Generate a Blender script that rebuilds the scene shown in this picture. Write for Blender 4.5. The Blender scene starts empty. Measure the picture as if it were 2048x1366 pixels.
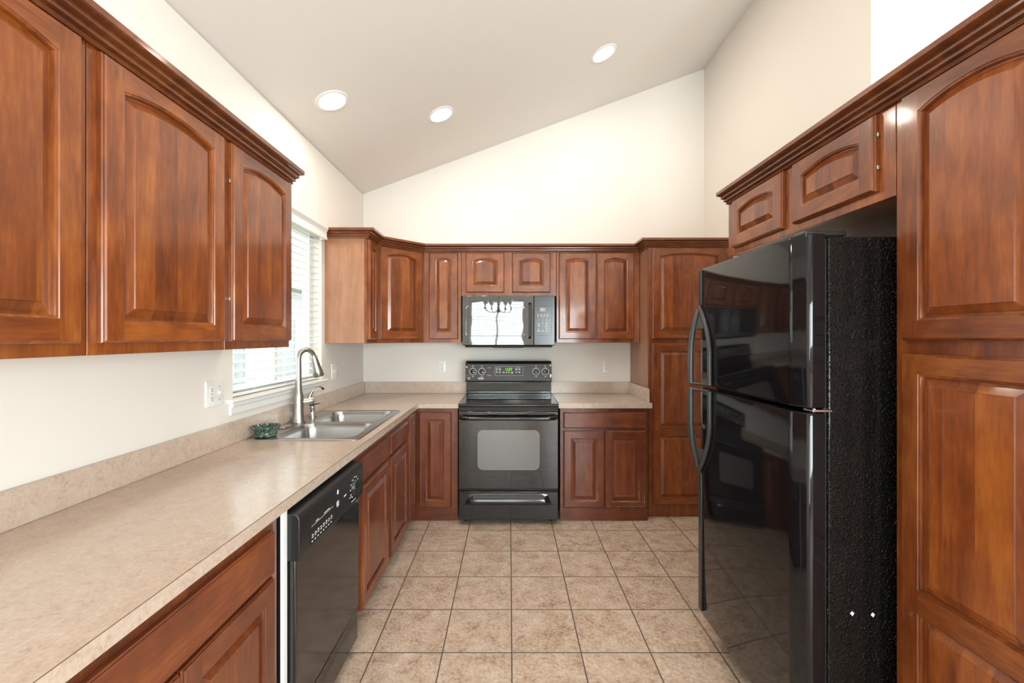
import bpy, bmesh, math, random
from mathutils import Vector, Matrix

SC = bpy.context.scene
COL = SC.collection
rnd = random.Random(7)

# ------------------------------------------------------------------ camera, sky, daylight, exposure
cam_d = bpy.data.cameras.new('camera')
cam_d.sensor_width = 36.0
cam_d.lens = 875.0 / 2048.0 * 36.0
cam_d.shift_x = 5.0 / 2048.0
cam_d.shift_y = -8.0 / 2048.0
cam_d.clip_start = 0.02
cam = bpy.data.objects.new('camera', cam_d)
cam.location = (0, 0, 1.42)
cam.rotation_euler = (math.pi / 2, 0, 0)
COL.objects.link(cam)
SC.camera = cam

w = bpy.data.worlds.new('daylight')
SC.world = w
w.use_nodes = True
bg = w.node_tree.nodes['Background']
bg.inputs[0].default_value = (0.93, 0.97, 1.0, 1)
bg.inputs[1].default_value = 3.6

SC.view_settings.view_transform = 'Standard'
SC.view_settings.look = 'None'
SC.view_settings.gamma = 1.0
SC.view_settings.use_curve_mapping = False
SC.view_settings.exposure = 0.22


def window_light(name, loc, rot, sx, sy, power, color=(0.9, 0.95, 1.0)):
    """area light standing for daylight at a window opening"""
    d = bpy.data.lights.new(name, 'AREA')
    d.shape = 'RECTANGLE'
    d.size, d.size_y = sx, sy
    d.energy = power
    d.color = color
    o = bpy.data.objects.new(name, d)
    o.location = loc
    o.rotation_euler = rot
    COL.objects.link(o)
    return o


H = math.pi / 2
window_light('daylight_rear', (-0.30, -3.66, 1.15), (H, 0, 0), 1.35, 1.95, 85)
window_light('fill_rear_wide', (1.95, -3.66, 1.45), (H, 0, 0), 2.2, 1.5, 250)  # added fill behind the unseen second rear window
window_light('fill_side', (3.78, -1.6, 1.5), (H, 0, H), 2.2, 1.4, 145)  # added fill from the unseen side window, reaches the left cabinet fronts

# ------------------------------------------------------------------ helpers
W = {}          # world matrix of every object built here


class MB:
    """collects polygons for ONE mesh"""

    def __init__(self):
        self.v, self.f, self.m = [], [], []

    def add(self, vs, fs, m=0):
        o = len(self.v)
        self.v += [tuple(p) for p in vs]
        for f in fs:
            self.f.append([o + i for i in f])
            self.m.append(m)
        return self

    def box(self, x0, x1, y0, y1, z0, z1, m=0):
        vs = [(x, y, z) for z in (z0, z1) for y in (y0, y1) for x in (x0, x1)]
        return self.add(vs, [(0, 2, 3, 1), (4, 5, 7, 6), (0, 1, 5, 4), (2, 6, 7, 3), (0, 4, 6, 2), (1, 3, 7, 5)], m)

    def prism(self, pts, axis, a0, a1, m=0):
        n = len(pts)

        def P(p, a):
            return {'x': (a, p[0], p[1]), 'y': (p[0], a, p[1]), 'z': (p[0], p[1], a)}[axis]
        vs = [P(p, a0) for p in pts] + [P(p, a1) for p in pts]
        fs = [tuple(range(n)), tuple(range(2 * n - 1, n - 1, -1))]
        fs += [(i, (i + 1) % n, n + (i + 1) % n, n + i) for i in range(n)]
        return self.add(vs, fs, m)

    def rings(self, rings, m=0, cap0=False, cap1=False, closed=True):
        n = len(rings[0])
        vs = [p for r in rings for p in r]
        fs = []
        for k in range(len(rings) - 1):
            for i in range(n if closed else n - 1):
                j = (i + 1) % n
                fs.append((k * n + i, k * n + j, (k + 1) * n + j, (k + 1) * n + i))
        if cap0:
            fs.append(tuple(range(n)))
        if cap1:
            fs.append(tuple((len(rings) - 1) * n + i for i in range(n)))
        return self.add(vs, fs, m)

    def tube(self, path, r, n=12, m=0, caps=True):
        path = [Vector(p) for p in path]
        rs = r if isinstance(r, (list, tuple)) else [r] * len(path)
        rr = []
        up = None
        for i, p in enumerate(path):
            a = path[max(i - 1, 0)]
            b = path[min(i + 1, len(path) - 1)]
            t = (b - a).normalized()
            if up is None:
                up = Vector((0, 0, 1)) if abs(t.z) < 0.9 else Vector((1, 0, 0))
            s = t.cross(up).normalized()
            up = s.cross(t).normalized()
            rr.append([p + (s * math.cos(q) + up * math.sin(q)) * rs[i] for q in [2 * math.pi * k / n for k in range(n)]])
        return self.rings(rr, m, caps, caps)

    def lathe(self, prof, c=(0, 0, 0), n=24, axis='z', m=0, cap0=True, cap1=True):
        rr = []
        for (r, h) in prof:
            ring = []
            for k in range(n):
                q = 2 * math.pi * k / n
                a, b = r * math.cos(q), r * math.sin(q)
                p = {'z': (a, b, h), 'y': (a, h, b), 'x': (h, a, b)}[axis]
                ring.append((c[0] + p[0], c[1] + p[1], c[2] + p[2]))
            rr.append(ring)
        return self.rings(rr, m, cap0, cap1)

    def build(self, name, mats, parent=None, M=None, bevel=0.0, seg=2, smooth=40, recalc=True):
        """verts are given in the frame M (world matrix). Without M: world verts, origin put at their base centre."""
        mats = mats if isinstance(mats, (list, tuple)) else [mats]
        vs = [Vector(p) for p in self.v]
        if M is None:
            lo = [min(p[i] for p in vs) for i in range(3)]
            hi = [max(p[i] for p in vs) for i in range(3)]
            off = Vector(((lo[0] + hi[0]) / 2, (lo[1] + hi[1]) / 2, lo[2]))
            vs = [p - off for p in vs]
            M = Matrix.Translation(off)
        me = bpy.data.meshes.new(name)
        me.from_pydata(vs, [], self.f)
        for mt in mats:
            me.materials.append(mt)
        for p, k in zip(me.polygons, self.m):
            p.material_index = k
        if recalc:
            b = bmesh.new()
            b.from_mesh(me)
            bmesh.ops.recalc_face_normals(b, faces=b.faces)
            b.to_mesh(me)
            b.free()
        if smooth:
            for p in me.polygons:
                p.use_smooth = True
            me.set_sharp_from_angle(angle=math.radians(smooth))
        me.update()
        o = bpy.data.objects.new(name, me)
        COL.objects.link(o)
        place(o, parent, M)
        if bevel:
            md = o.modifiers.new('bevel', 'BEVEL')
            md.width = bevel
            md.segments = seg
            md.limit_method = 'ANGLE'
            md.angle_limit = math.radians(35)
            md.harden_normals = False
        return o


def place(o, parent, M):
    W[o.name] = M.copy()
    if parent is not None:
        o.parent = parent
        o.matrix_basis = W[parent.name].inverted() @ M
    else:
        o.matrix_basis = M


def tag(o, label=None, cat=None, group=None, kind=None):
    if label:
        o['label'] = label
    if cat:
        o['category'] = cat
    if group:
        o['group'] = group
    if kind:
        o['kind'] = kind
    return o


def thing(name, label, cat, loc=(0, 0, 0), rot=0.0, group=None):
    o = bpy.data.objects.new(name, None)
    o.empty_display_size = 0.1
    COL.objects.link(o)
    place(o, None, Matrix.Translation(Vector(loc)) @ Matrix.Rotation(math.radians(rot), 4, 'Z'))
    return tag(o, label, cat, group)


def T(x, y, z):
    return Matrix.Translation(Vector((x, y, z)))


def text(name, body, size, M, mat, parent, align='CENTER', extrude=0.0004):
    cu = bpy.data.curves.new(name, 'FONT')
    cu.body = body
    cu.size = size
    cu.align_x = align
    cu.align_y = 'CENTER'
    cu.extrude = extrude
    cu.materials.append(mat)
    tmp = bpy.data.objects.new('lettering', cu)
    COL.objects.link(tmp)
    me = bpy.data.meshes.new_from_object(tmp.evaluated_get(bpy.context.evaluated_depsgraph_get()))
    bpy.data.objects.remove(tmp)
    o = bpy.data.objects.new(name, me)
    COL.objects.link(o)
    place(o, parent, M @ Matrix.Rotation(H, 4, 'X'))
    return o


# ------------------------------------------------------------------ materials
def new_mat(name):
    m = bpy.data.materials.new(name)
    m.use_nodes = True
    nt = m.node_tree
    return m, nt, nt.nodes['Principled BSDF']


def plain(name, col, rough=0.5, metal=0.0, spec=0.5, emit=None, strength=0.0, coat=0.0):
    m, nt, p = new_mat(name)
    p.inputs['Base Color'].default_value = (*col, 1)
    p.inputs['Roughness'].default_value = rough
    p.inputs['Metallic'].default_value = metal
    p.inputs['Specular IOR Level'].default_value = spec
    p.inputs['Coat Weight'].default_value = coat
    if emit:
        p.inputs['Emission Color'].default_value = (*emit, 1)
        p.inputs['Emission Strength'].default_value = strength
    return m


def N(nt, typ, **kw):
    n = nt.nodes.new(typ)
    for k, v in kw.items():
        setattr(n, k, v)
    return n


def ramp(nt, stops):
    r = N(nt, 'ShaderNodeValToRGB')
    while len(r.color_ramp.elements) < len(stops):
        r.color_ramp.elements.new(0.5)
    for e, (p, c) in zip(r.color_ramp.elements, stops):
        e.position = p
        e.color = (*c, 1)
    return r


def add_bump(nt, p, src, strength, dist=0.01):
    b = N(nt, 'ShaderNodeBump')
    b.inputs['Strength'].default_value = strength
    b.inputs['Distance'].default_value = dist
    nt.links.new(src, b.inputs['Height'])
    nt.links.new(b.outputs[0], p.inputs['Normal'])


def wood(name, axis='z', boards=False, dark=(0.085, 0.018, 0.0045), mid=(0.205, 0.049, 0.0085), light=(0.36, 0.112, 0.019), rough=0.34, coat=0.45, crough=0.10):
    m, nt, p = new_mat(name)
    L = nt.links.new
    tc = N(nt, 'ShaderNodeTexCoord')
    oi = N(nt, 'ShaderNodeObjectInfo')
    mul = N(nt, 'ShaderNodeMath', operation='MULTIPLY')
    mul.inputs[1].default_value = 37.0
    L(oi.outputs['Random'], mul.inputs[0])
    add = N(nt, 'ShaderNodeVectorMath', operation='ADD')
    L(tc.outputs['Object'], add.inputs[0])
    L(mul.outputs[0], add.inputs[1])
    vec = add.outputs[0]
    # glued boards: each strip its own tone and its own figure
    sep = N(nt, 'ShaderNodeSeparateXYZ')
    L(tc.outputs['Object'], sep.inputs[0])
    dv = N(nt, 'ShaderNodeMath', operation='DIVIDE')
    dv.inputs[1].default_value = 0.083
    L(sep.outputs['X'], dv.inputs[0])
    ad2 = N(nt, 'ShaderNodeMath', operation='ADD')
    L(dv.outputs[0], ad2.inputs[0])
    L(mul.outputs[0], ad2.inputs[1])
    fl = N(nt, 'ShaderNodeMath', operation='FLOOR')
    L(ad2.outputs[0], fl.inputs[0])
    wn = N(nt, 'ShaderNodeTexWhiteNoise', noise_dimensions='1D')
    L(fl.outputs[0], wn.inputs['W'])
    if boards:
        sc = N(nt, 'ShaderNodeVectorMath', operation='SCALE')
        sc.inputs['Scale'].default_value = 3.0
        L(wn.outputs['Color'], sc.inputs[0])
        a2 = N(nt, 'ShaderNodeVectorMath', operation='ADD')
        L(vec, a2.inputs[0])
        L(sc.outputs[0], a2.inputs[1])
        vec = a2.outputs[0]
    mp = N(nt, 'ShaderNodeMapping')
    s = [1.0, 1.0, 1.0]
    s['xyz'.index(axis)] = 0.13
    mp.inputs['Scale'].default_value = s
    L(vec, mp.inputs[0])
    n1 = N(nt, 'ShaderNodeTexNoise')
    n1.inputs['Scale'].default_value = 11.0
    n1.inputs['Detail'].default_value = 6.0
    n1.inputs['Roughness'].default_value = 0.62
    n1.inputs['Distortion'].default_value = 1.2
    L(mp.outputs[0], n1.inputs[0])
    n2 = N(nt, 'ShaderNodeTexNoise')
    n2.inputs['Scale'].default_value = 120.0
    n2.inputs['Detail'].default_value = 3.0
    L(mp.outputs[0], n2.inputs[0])
    n3 = N(nt, 'ShaderNodeTexNoise')
    n3.inputs['Scale'].default_value = 9.0
    n3.inputs['Detail'].default_value = 7.0
    L(vec, n3.inputs[0])

    def mix(a, b, f):
        x = N(nt, 'ShaderNodeMix', data_type='FLOAT')
        x.inputs[0].default_value = f
        L(a, x.inputs[2])
        L(b, x.inputs[3])
        return x.outputs[0]
    v = mix(n1.outputs[0], n2.outputs[0], 0.30)
    v = mix(v, n3.outputs[0], 0.28)
    if boards:
        v = mix(v, wn.outputs['Value'], 0.13)
    r = ramp(nt, [(0.34, dark), (0.50, mid), (0.67, light)])
    L(v, r.inputs[0])
    hs = N(nt, 'ShaderNodeHueSaturation')
    mr = N(nt, 'ShaderNodeMapRange')
    mr.inputs['To Min'].default_value = 0.86
    mr.inputs['To Max'].default_value = 1.14
    L(oi.outputs['Random'], mr.inputs[0])
    L(mr.outputs[0], hs.inputs['Value'])
    L(r.outputs[0], hs.inputs['Color'])
    L(hs.outputs[0], p.inputs['Base Color'])
    p.inputs['Roughness'].default_value = rough
    p.inputs['Coat Weight'].default_value = coat
    p.inputs['Coat Roughness'].default_value = crough
    add_bump(nt, p, n2.outputs[0], 0.05, 0.002)
    return m


UP = dict()
WV = wood('cherry_vertical_grain', 'z')
WH = wood('cherry_horizontal_grain', 'x')
WP = wood('cherry_board_panel', 'z', boards=True)
WC = wood('cherry_crown', 'x', dark=(0.085, 0.022, 0.007), mid=(0.15, 0.040, 0.011), light=(0.25, 0.075, 0.018))
LOW_SHADED = dict(dark=(0.060, 0.013, 0.006), mid=(0.140, 0.031, 0.0085), light=(0.25, 0.066, 0.014))  # same cherry as the wall cabinets, shade of the lower fronts put into the colour
BV = wood('shaded_cherry_vertical_grain', 'z', **LOW_SHADED)
BH = wood('shaded_cherry_horizontal_grain', 'x', **LOW_SHADED)
BP = wood('shaded_cherry_board_panel', 'z', boards=True, **LOW_SHADED)
WS = wood('cherry_end_sheen', 'z', dark=(0.24, 0.09, 0.035), mid=(0.33, 0.145, 0.068), light=(0.39, 0.185, 0.095), rough=0.45, coat=0.7, crough=0.42)  # end-panel cherry, base colour lightened and greyed to carry the window sheen


def paint(name, col, rough=0.75):
    m, nt, p = new_mat(name)
    tc = N(nt, 'ShaderNodeTexCoord')
    n = N(nt, 'ShaderNodeTexNoise')
    n.inputs['Scale'].default_value = 260.0
    n.inputs['Detail'].default_value = 2.0
    nt.links.new(tc.outputs['Object'], n.inputs[0])
    p.inputs['Base Color'].default_value = (*col, 1)
    p.inputs['Roughness'].default_value = rough
    p.inputs['Specular IOR Level'].default_value = 0.3
    add_bump(nt, p, n.outputs[0], 0.04, 0.002)
    return m


M_WALL = paint('wall_paint', (0.80, 0.755, 0.70))
M_CEIL = paint('ceiling_paint', (0.77, 0.735, 0.695))
M_TRIM = plain('white_trim_paint', (0.83, 0.82, 0.80), 0.35)
M_WHITE = plain('white_plastic', (0.82, 0.82, 0.80), 0.3)
M_SLOT = plain('slot_dark', (0.03, 0.03, 0.03), 0.6)


def speckle(name, cols, scale, rough, rough2=None):
    """fine flecked laminate"""
    m, nt, p = new_mat(name)
    L = nt.links.new
    tc = N(nt, 'ShaderNodeTexCoord')
    n1 = N(nt, 'ShaderNodeTexNoise')
    n1.inputs['Scale'].default_value = scale
    n1.inputs['Detail'].default_value = 8.0
    n1.inputs['Roughness'].default_value = 0.72
    L(tc.outputs['Object'], n1.inputs[0])
    n2 = N(nt, 'ShaderNodeTexNoise')
    n2.inputs['Scale'].default_value = scale * 0.22
    n2.inputs['Detail'].default_value = 8.0
    L(tc.outputs['Object'], n2.inputs[0])
    x = N(nt, 'ShaderNodeMix', data_type='FLOAT')
    x.inputs[0].default_value = 0.3
    L(n1.outputs[0], x.inputs[2])
    L(n2.outputs[0], x.inputs[3])
    r = ramp(nt, [(0.33, cols[0]), (0.46, cols[1]), (0.56, cols[2]), (0.66, cols[3])])
    L(x.outputs[0], r.inputs[0])
    L(r.outputs[0], p.inputs['Base Color'])
    p.inputs['Roughness'].default_value = rough
    p.inputs['Specular IOR Level'].default_value = 0.85
    add_bump(nt, p, n1.outputs[0], 0.03, 0.001)
    return m


M_SEAM = plain('laminate_seam', (0.14, 0.075, 0.045), 0.5)
M_COUNTER = speckle('tan_laminate', [(0.40, 0.29, 0.225), (0.515, 0.40, 0.32), (0.555, 0.44, 0.36), (0.62, 0.51, 0.43)], 110.0, 0.20)


def floor_mat():
    m, nt, p = new_mat('ceramic_floor_tile')
    L = nt.links.new
    tc = N(nt, 'ShaderNodeTexCoord')
    mp = N(nt, 'ShaderNodeMapping')
    mp.inputs['Location'].default_value = (-0.012 + 0.002, -3.223 + 0.002, 0)
    L(tc.outputs['Object'], mp.inputs[0])
    br = N(nt, 'ShaderNodeTexBrick')
    br.offset = 0.0
    br.squash = 1.0
    br.inputs['Scale'].default_value = 1.0
    br.inputs['Mortar Size'].default_value = 0.0034
    br.inputs['Mortar Smooth'].default_value = 0.25
    br.inputs['Bias'].default_value = 0.0
    br.inputs['Brick Width'].default_value = 0.3125
    br.inputs['Row Height'].default_value = 0.3125
    br.inputs['Color1'].default_value = (0, 0, 0, 1)
    br.inputs['Color2'].default_value = (1, 1, 1, 1)
    L(mp.outputs[0], br.inputs[0])
    # per-tile offset of the mottling
    sc = N(nt, 'ShaderNodeVectorMath', operation='SCALE')
    sc.inputs['Scale'].default_value = 9.0
    L(br.outputs['Color'], sc.inputs[0])
    ad = N(nt, 'ShaderNodeVectorMath', operation='ADD')
    L(tc.outputs['Object'], ad.inputs[0])
    L(sc.outputs[0], ad.inputs[1])
    n1 = N(nt, 'ShaderNodeTexNoise')
    n1.inputs['Scale'].default_value = 11.0
    n1.inputs['Detail'].default_value = 9.0
    n1.inputs['Roughness'].default_value = 0.68
    n1.inputs['Distortion'].default_value = 0.5
    L(ad.outputs[0], n1.inputs[0])
    n2 = N(nt, 'ShaderNodeTexNoise')
    n2.inputs['Scale'].default_value = 75.0
    n2.inputs['Detail'].default_value = 6.0
    L(ad.outputs[0], n2.inputs[0])
    x = N(nt, 'ShaderNodeMix', data_type='FLOAT')
    x.inputs[0].default_value = 0.42
    L(n1.outputs[0], x.inputs[2])
    L(n2.outputs[0], x.inputs[3])
    r = ramp(nt, [(0.35, (0.30, 0.195, 0.14)), (0.46, (0.50, 0.365, 0.275)), (0.54, (0.60, 0.47, 0.37)), (0.66, (0.70, 0.59, 0.49))])
    L(x.outputs[0], r.inputs[0])
    mx = N(nt, 'ShaderNodeMix', data_type='RGBA')
    L(br.outputs['Fac'], mx.inputs[0])
    L(r.outputs[0], mx.inputs[6])
    mx.inputs[7].default_value = (0.115, 0.100, 0.088, 1)
    L(mx.outputs[2], p.inputs['Base Color'])
    p.inputs['Roughness'].default_value = 0.38
    inv = N(nt, 'ShaderNodeMath', operation='SUBTRACT')
    inv.inputs[0].default_value = 1.0
    L(br.outputs['Fac'], inv.inputs[1])
    s2 = N(nt, 'ShaderNodeMath', operation='MULTIPLY_ADD')
    s2.inputs[1].default_value = 0.25
    L(n2.outputs[0], s2.inputs[0])
    L(inv.outputs[0], s2.inputs[2])
    add_bump(nt, p, s2.outputs[0], 0.35, 0.003)
    return m


M_FLOOR = floor_mat()


def gloss_black(name, col=(0.006, 0.006, 0.007), rough=0.06, wob=0.0, wscale=6.0, spec=0.5, ior=1.5):
    m, nt, p = new_mat(name)
    p.inputs['Base Color'].default_value = (*col, 1)
    p.inputs['Roughness'].default_value = rough
    p.inputs['Specular IOR Level'].default_value = spec
    p.inputs['IOR'].default_value = ior
    if wob:
        tc = N(nt, 'ShaderNodeTexCoord')
        n = N(nt, 'ShaderNodeTexNoise')
        n.inputs['Scale'].default_value = wscale
        n.inputs['Detail'].default_value = 1.0
        nt.links.new(tc.outputs['Object'], n.inputs[0])
        add_bump(nt, p, n.outputs[0], wob, 0.01)
    return m


M_FRIDGE = gloss_black('fridge_gloss_black', rough=0.06, wob=0.035, wscale=5.0, spec=0.4)
M_RANGE = gloss_black('range_gloss_black', rough=0.13, col=(0.008, 0.008, 0.009), ior=1.62)
M_GLASSBLK = gloss_black('black_glass', rough=0.03, col=(0.006, 0.006, 0.007), ior=1.7)
M_OVENWIN = gloss_black('oven_window_glass', rough=0.04, col=(0.13, 0.13, 0.13), ior=1.9)
M_MICRO = gloss_black('microwave_mirror_glass', rough=0.02, col=(0.025, 0.03, 0.034), wob=0.05, wscale=7.0, ior=2.0)
M_MICROPANEL = gloss_black('microwave_panel', rough=0.2, col=(0.020, 0.026, 0.031), ior=1.5)
M_SATIN = plain('satin_black', (0.014, 0.014, 0.015), 0.32)
M_CTRL = plain('charcoal_control_face', (0.030, 0.028, 0.030), 0.4)
M_DULL = plain('dull_black', (0.008, 0.008, 0.008), 0.6)
M_HANDLE = plain('charcoal_handle', (0.042, 0.043, 0.046), 0.27)
M_MARK = plain('printed_white', (0.75, 0.75, 0.75), 0.5)
M_GREY = plain('printed_grey', (0.42, 0.42, 0.44), 0.5)
M_RED = plain('printed_red', (0.20, 0.03, 0.03), 0.5)
M_GREEN = plain('clock_green', (0.05, 0.3, 0.01), 0.4, emit=(0.28, 1.0, 0.03), strength=1.1)
M_LCD = plain('grey_display', (0.33, 0.34, 0.34), 0.25)
M_CHROME = plain('chrome', (0.72, 0.73, 0.75), 0.08, 1.0)
M_LENS = plain('lamp_lens', (0.9, 0.9, 0.9), 0.4, emit=(1.0, 0.95, 0.86), strength=9.0)
M_BRASS = plain('aged_bronze', (0.16, 0.10, 0.05), 0.35, 1.0)
M_SHADE = plain('frosted_shade', (0.8, 0.78, 0.72), 0.5)


def textured_black():
    m, nt, p = new_mat('fridge_textured_black')
    tc = N(nt, 'ShaderNodeTexCoord')
    n = N(nt, 'ShaderNodeTexNoise')
    n.inputs['Scale'].default_value = 150.0
    n.inputs['Detail'].default_value = 0.0
    nt.links.new(tc.outputs['Object'], n.inputs[0])
    mr = N(nt, 'ShaderNodeMapRange')
    mr.interpolation_type = 'SMOOTHSTEP'
    mr.inputs['From Min'].default_value = 0.56
    mr.inputs['From Max'].default_value = 0.70
    nt.links.new(n.outputs[0], mr.inputs[0])
    p.inputs['Base Color'].default_value = (0.006, 0.006, 0.006, 1)
    p.inputs['Roughness'].default_value = 0.13
    p.inputs['Specular IOR Level'].default_value = 0.35
    add_bump(nt, p, mr.outputs[0], 1.0, 0.004)
    return m


M_FSIDE = textured_black()


def brushed(name, col, rough, axis=1, sc=300.0, bump=0.02):
    m, nt, p = new_mat(name)
    tc = N(nt, 'ShaderNodeTexCoord')
    mp = N(nt, 'ShaderNodeMapping')
    s = [1, 1, 1]
    s[axis] = 0.02
    mp.inputs['Scale'].default_value = s
    n = N(nt, 'ShaderNodeTexNoise')
    n.inputs['Scale'].default_value = sc
    nt.links.new(tc.outputs['Object'], mp.inputs[0])
    nt.links.new(mp.outputs[0], n.inputs[0])
    p.inputs['Base Color'].default_value = (*col, 1)
    p.inputs['Metallic'].default_value = 1.0
    p.inputs['Roughness'].default_value = rough
    if bump:
        add_bump(nt, p, n.outputs[0], bump, 0.0006)
    return m


M_STEEL = brushed('stainless_steel', (0.50, 0.50, 0.50), 0.27, bump=0.0)
M_NICKEL = brushed('brushed_nickel', (0.43, 0.415, 0.39), 0.30, axis=2)


def marble():
    m, nt, p = new_mat('green_marble')
    L = nt.links.new
    tc = N(nt, 'ShaderNodeTexCoord')
    n = N(nt, 'ShaderNodeTexNoise')
    n.inputs['Scale'].default_value = 45.0
    n.inputs['Detail'].default_value = 7.0
    n.inputs['Distortion'].default_value = 2.5
    L(tc.outputs['Object'], n.inputs[0])
    r = ramp(nt, [(0.36, (0.008, 0.022, 0.017)), (0.50, (0.035, 0.075, 0.055)), (0.58, (0.10, 0.16, 0.12)), (0.66, (0.33, 0.38, 0.28))])
    L(n.outputs[0], r.inputs[0])
    L(r.outputs[0], p.inputs['Base Color'])
    p.inputs['Roughness'].default_value = 0.12
    return m


M_MARBLE = marble()


def pane():
    m = bpy.data.materials.new('window_glass')
    m.use_nodes = True
    nt = m.node_tree
    nt.nodes.clear()
    out = N(nt, 'ShaderNodeOutputMaterial')
    tr = N(nt, 'ShaderNodeBsdfTransparent')
    tr.inputs[0].default_value = (0.93, 0.96, 0.95, 1)
    gl = N(nt, 'ShaderNodeBsdfGlossy')
    gl.inputs['Roughness'].default_value = 0.02
    fr = N(nt, 'ShaderNodeValue')
    fr.outputs[0].default_value = 0.06
    mx = N(nt, 'ShaderNodeMixShader')
    nt.links.new(fr.outputs[0], mx.inputs[0])
    nt.links.new(tr.outputs[0], mx.inputs[1])
    nt.links.new(gl.outputs[0], mx.inputs[2])
    nt.links.new(mx.outputs[0], out.inputs[0])
    return m


M_PANE = pane()


def slat_mat():
    m, nt, p = new_mat('blind_white')
    p.inputs['Base Color'].default_value = (0.86, 0.86, 0.83, 1)
    p.inputs['Roughness'].default_value = 0.4
    return m


M_SLAT = slat_mat()
M_SIDING = plain('house_siding', (0.42, 0.44, 0.42), 0.7)
M_HWIN = plain('house_window_grey', (0.26, 0.29, 0.29), 0.2)
M_ROOF = plain('house_shingle', (0.30, 0.31, 0.29), 0.9)
M_GRASS = plain('outside_ground', (0.30, 0.33, 0.24), 0.95)

# ------------------------------------------------------------------ the room
XL, XR, YB = -1.3315, 1.776, 3.99
YREAR, XFAR = -3.5, 3.6


def zc(x):
    return 2.729 + 0.3669 * (x - XL)


def struct(o):
    o['kind'] = 'structure'
    return o


struct(MB().box(-1.45, 3.72, -3.62, 4.10, -0.06, 0.0).build('floor', M_FLOOR, M=Matrix.Identity(4), smooth=0))

m = MB()
m.prism([(-1.45, zc(-1.45)), (3.72, zc(3.72)), (3.72, zc(3.72) + 0.12), (-1.45, zc(-1.45) + 0.12)], 'y', -3.62, 4.10)
ceil = struct(m.build('ceiling', M_CEIL, smooth=0))


def wall_with_holes(axis, a0, a1, b0, b1, z0, z1, holes):
    """boxes round rectangular holes; axis 'x' = wall runs along y (a = x range, b = y range)"""
    m = MB()

    def bx(p0, p1, q0, q1):
        if p1 - p0 < 1e-6 or q1 - q0 < 1e-6:
            return
        if axis == 'x':
            m.box(a0, a1, p0, p1, q0, q1)
        else:
            m.box(p0, p1, a0, a1, q0, q1)
    cur = b0
    for (h0, h1, s, t) in sorted(holes):
        bx(cur, h0, z0, z1)
        bx(h0, h1, z0, s)
        bx(h0, h1, t, z1)
        cur = h1
    bx(cur, b1, z0, z1)
    return m


WY0, WY1, WZ0, WZ1 = 2.105, 3.10, 1.125, 2.17
struct(wall_with_holes('x', -1.45, XL, -3.62, 4.10, 0, 2.72, [(WY0, WY1, WZ0, WZ1)]).build('wall_left', M_WALL, smooth=0))
m = MB()
m.prism([(XL, 0), (3.72, 0), (3.72, zc(3.72) + 0.02), (XL, zc(XL) + 0.02)], 'y', YB, 4.10)
struct(m.build('wall_back', M_WALL, smooth=0))
m = MB()
m.prism([(XR, 0), (XFAR, 0), (XFAR, zc(XFAR) + 0.01), (XR, zc(XR) + 0.01)], 'y', 2.149, 2.26)
m.prism([(XR, 0), (XR + 0.11, 0), (XR + 0.11, zc(XR + 0.11) + 0.01), (XR, zc(XR) + 0.01)], 'y', 2.26, YB)
m.box(XR, XR + 0.11, 0.70, 2.149, 0, 2.10)
struct(m.build('wall_right', M_WALL, smooth=0))
struct(wall_with_holes('x', XFAR, 3.72, -3.62, 4.10, 0, zc(3.6), [(-2.7, -0.5, 0.8, 2.2)]).build('wall_dining', M_WALL, smooth=0))
m = wall_with_holes('y', -3.62, YREAR, XL, XFAR, 0, 2.72, [(-0.98, 0.38, 0.15, 2.15), (0.85, 3.05, 0.7, 2.2)])
m.prism([(XL, 2.72), (XFAR, 2.72), (XFAR, zc(XFAR) + 0.01)], 'y', -3.62, YREAR)
struct(m.build('wall_rear', M_WALL, smooth=0))


def window(name, axis, a, b0, b1, z0, z1, mull=None, fw=0.045):
    """vinyl frame with panes in a wall opening; axis 'x': the pane stands at x = a"""
    m = MB()

    def bx(mm, p0, p1, q0, q1, t0, t1):
        if axis == 'x':
            mm.box(a + t0, a + t1, p0, p1, q0, q1)
        else:
            mm.box(p0, p1, a + t0, a + t1, q0, q1)
    bx(m, b0, b0 + fw, z0, z1, -0.025, 0.025)
    bx(m, b1 - fw, b1, z0, z1, -0.025, 0.025)
    bx(m, b0 + fw, b1 - fw, z0, z0 + fw, -0.025, 0.025)
    bx(m, b0 + fw, b1 - fw, z1 - fw, z1, -0.025, 0.025)
    if mull:
        bx(m, mull - fw * 0.45, mull + fw * 0.45, z0 + fw, z1 - fw, -0.025, 0.025)
    o = struct(m.build(name, M_TRIM, bevel=0.004))
    g = MB()
    bx(g, b0 + fw * 0.9, b1 - fw * 0.9, z0 + fw * 0.9, z1 - fw * 0.9, -0.002, 0.002)
    g.build('pane', M_PANE, o, smooth=0)
    return o


window('window_1', 'x', -1.422, WY0, WY1, WZ0, WZ1, mull=2.62)
window('window_2', 'y', -3.56, -0.98, 0.38, 0.15, 2.15, mull=-0.30)
window('added_window_rear', 'y', -3.56, 0.85, 3.05, 0.7, 2.2, mull=1.95)  # unseen rear window, added only to let more light in
window('added_window_side', 'x', 3.66, -2.7, -0.5, 0.8, 2.2, mull=-1.6)  # unseen side window, added to light the right-facing fronts

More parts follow.
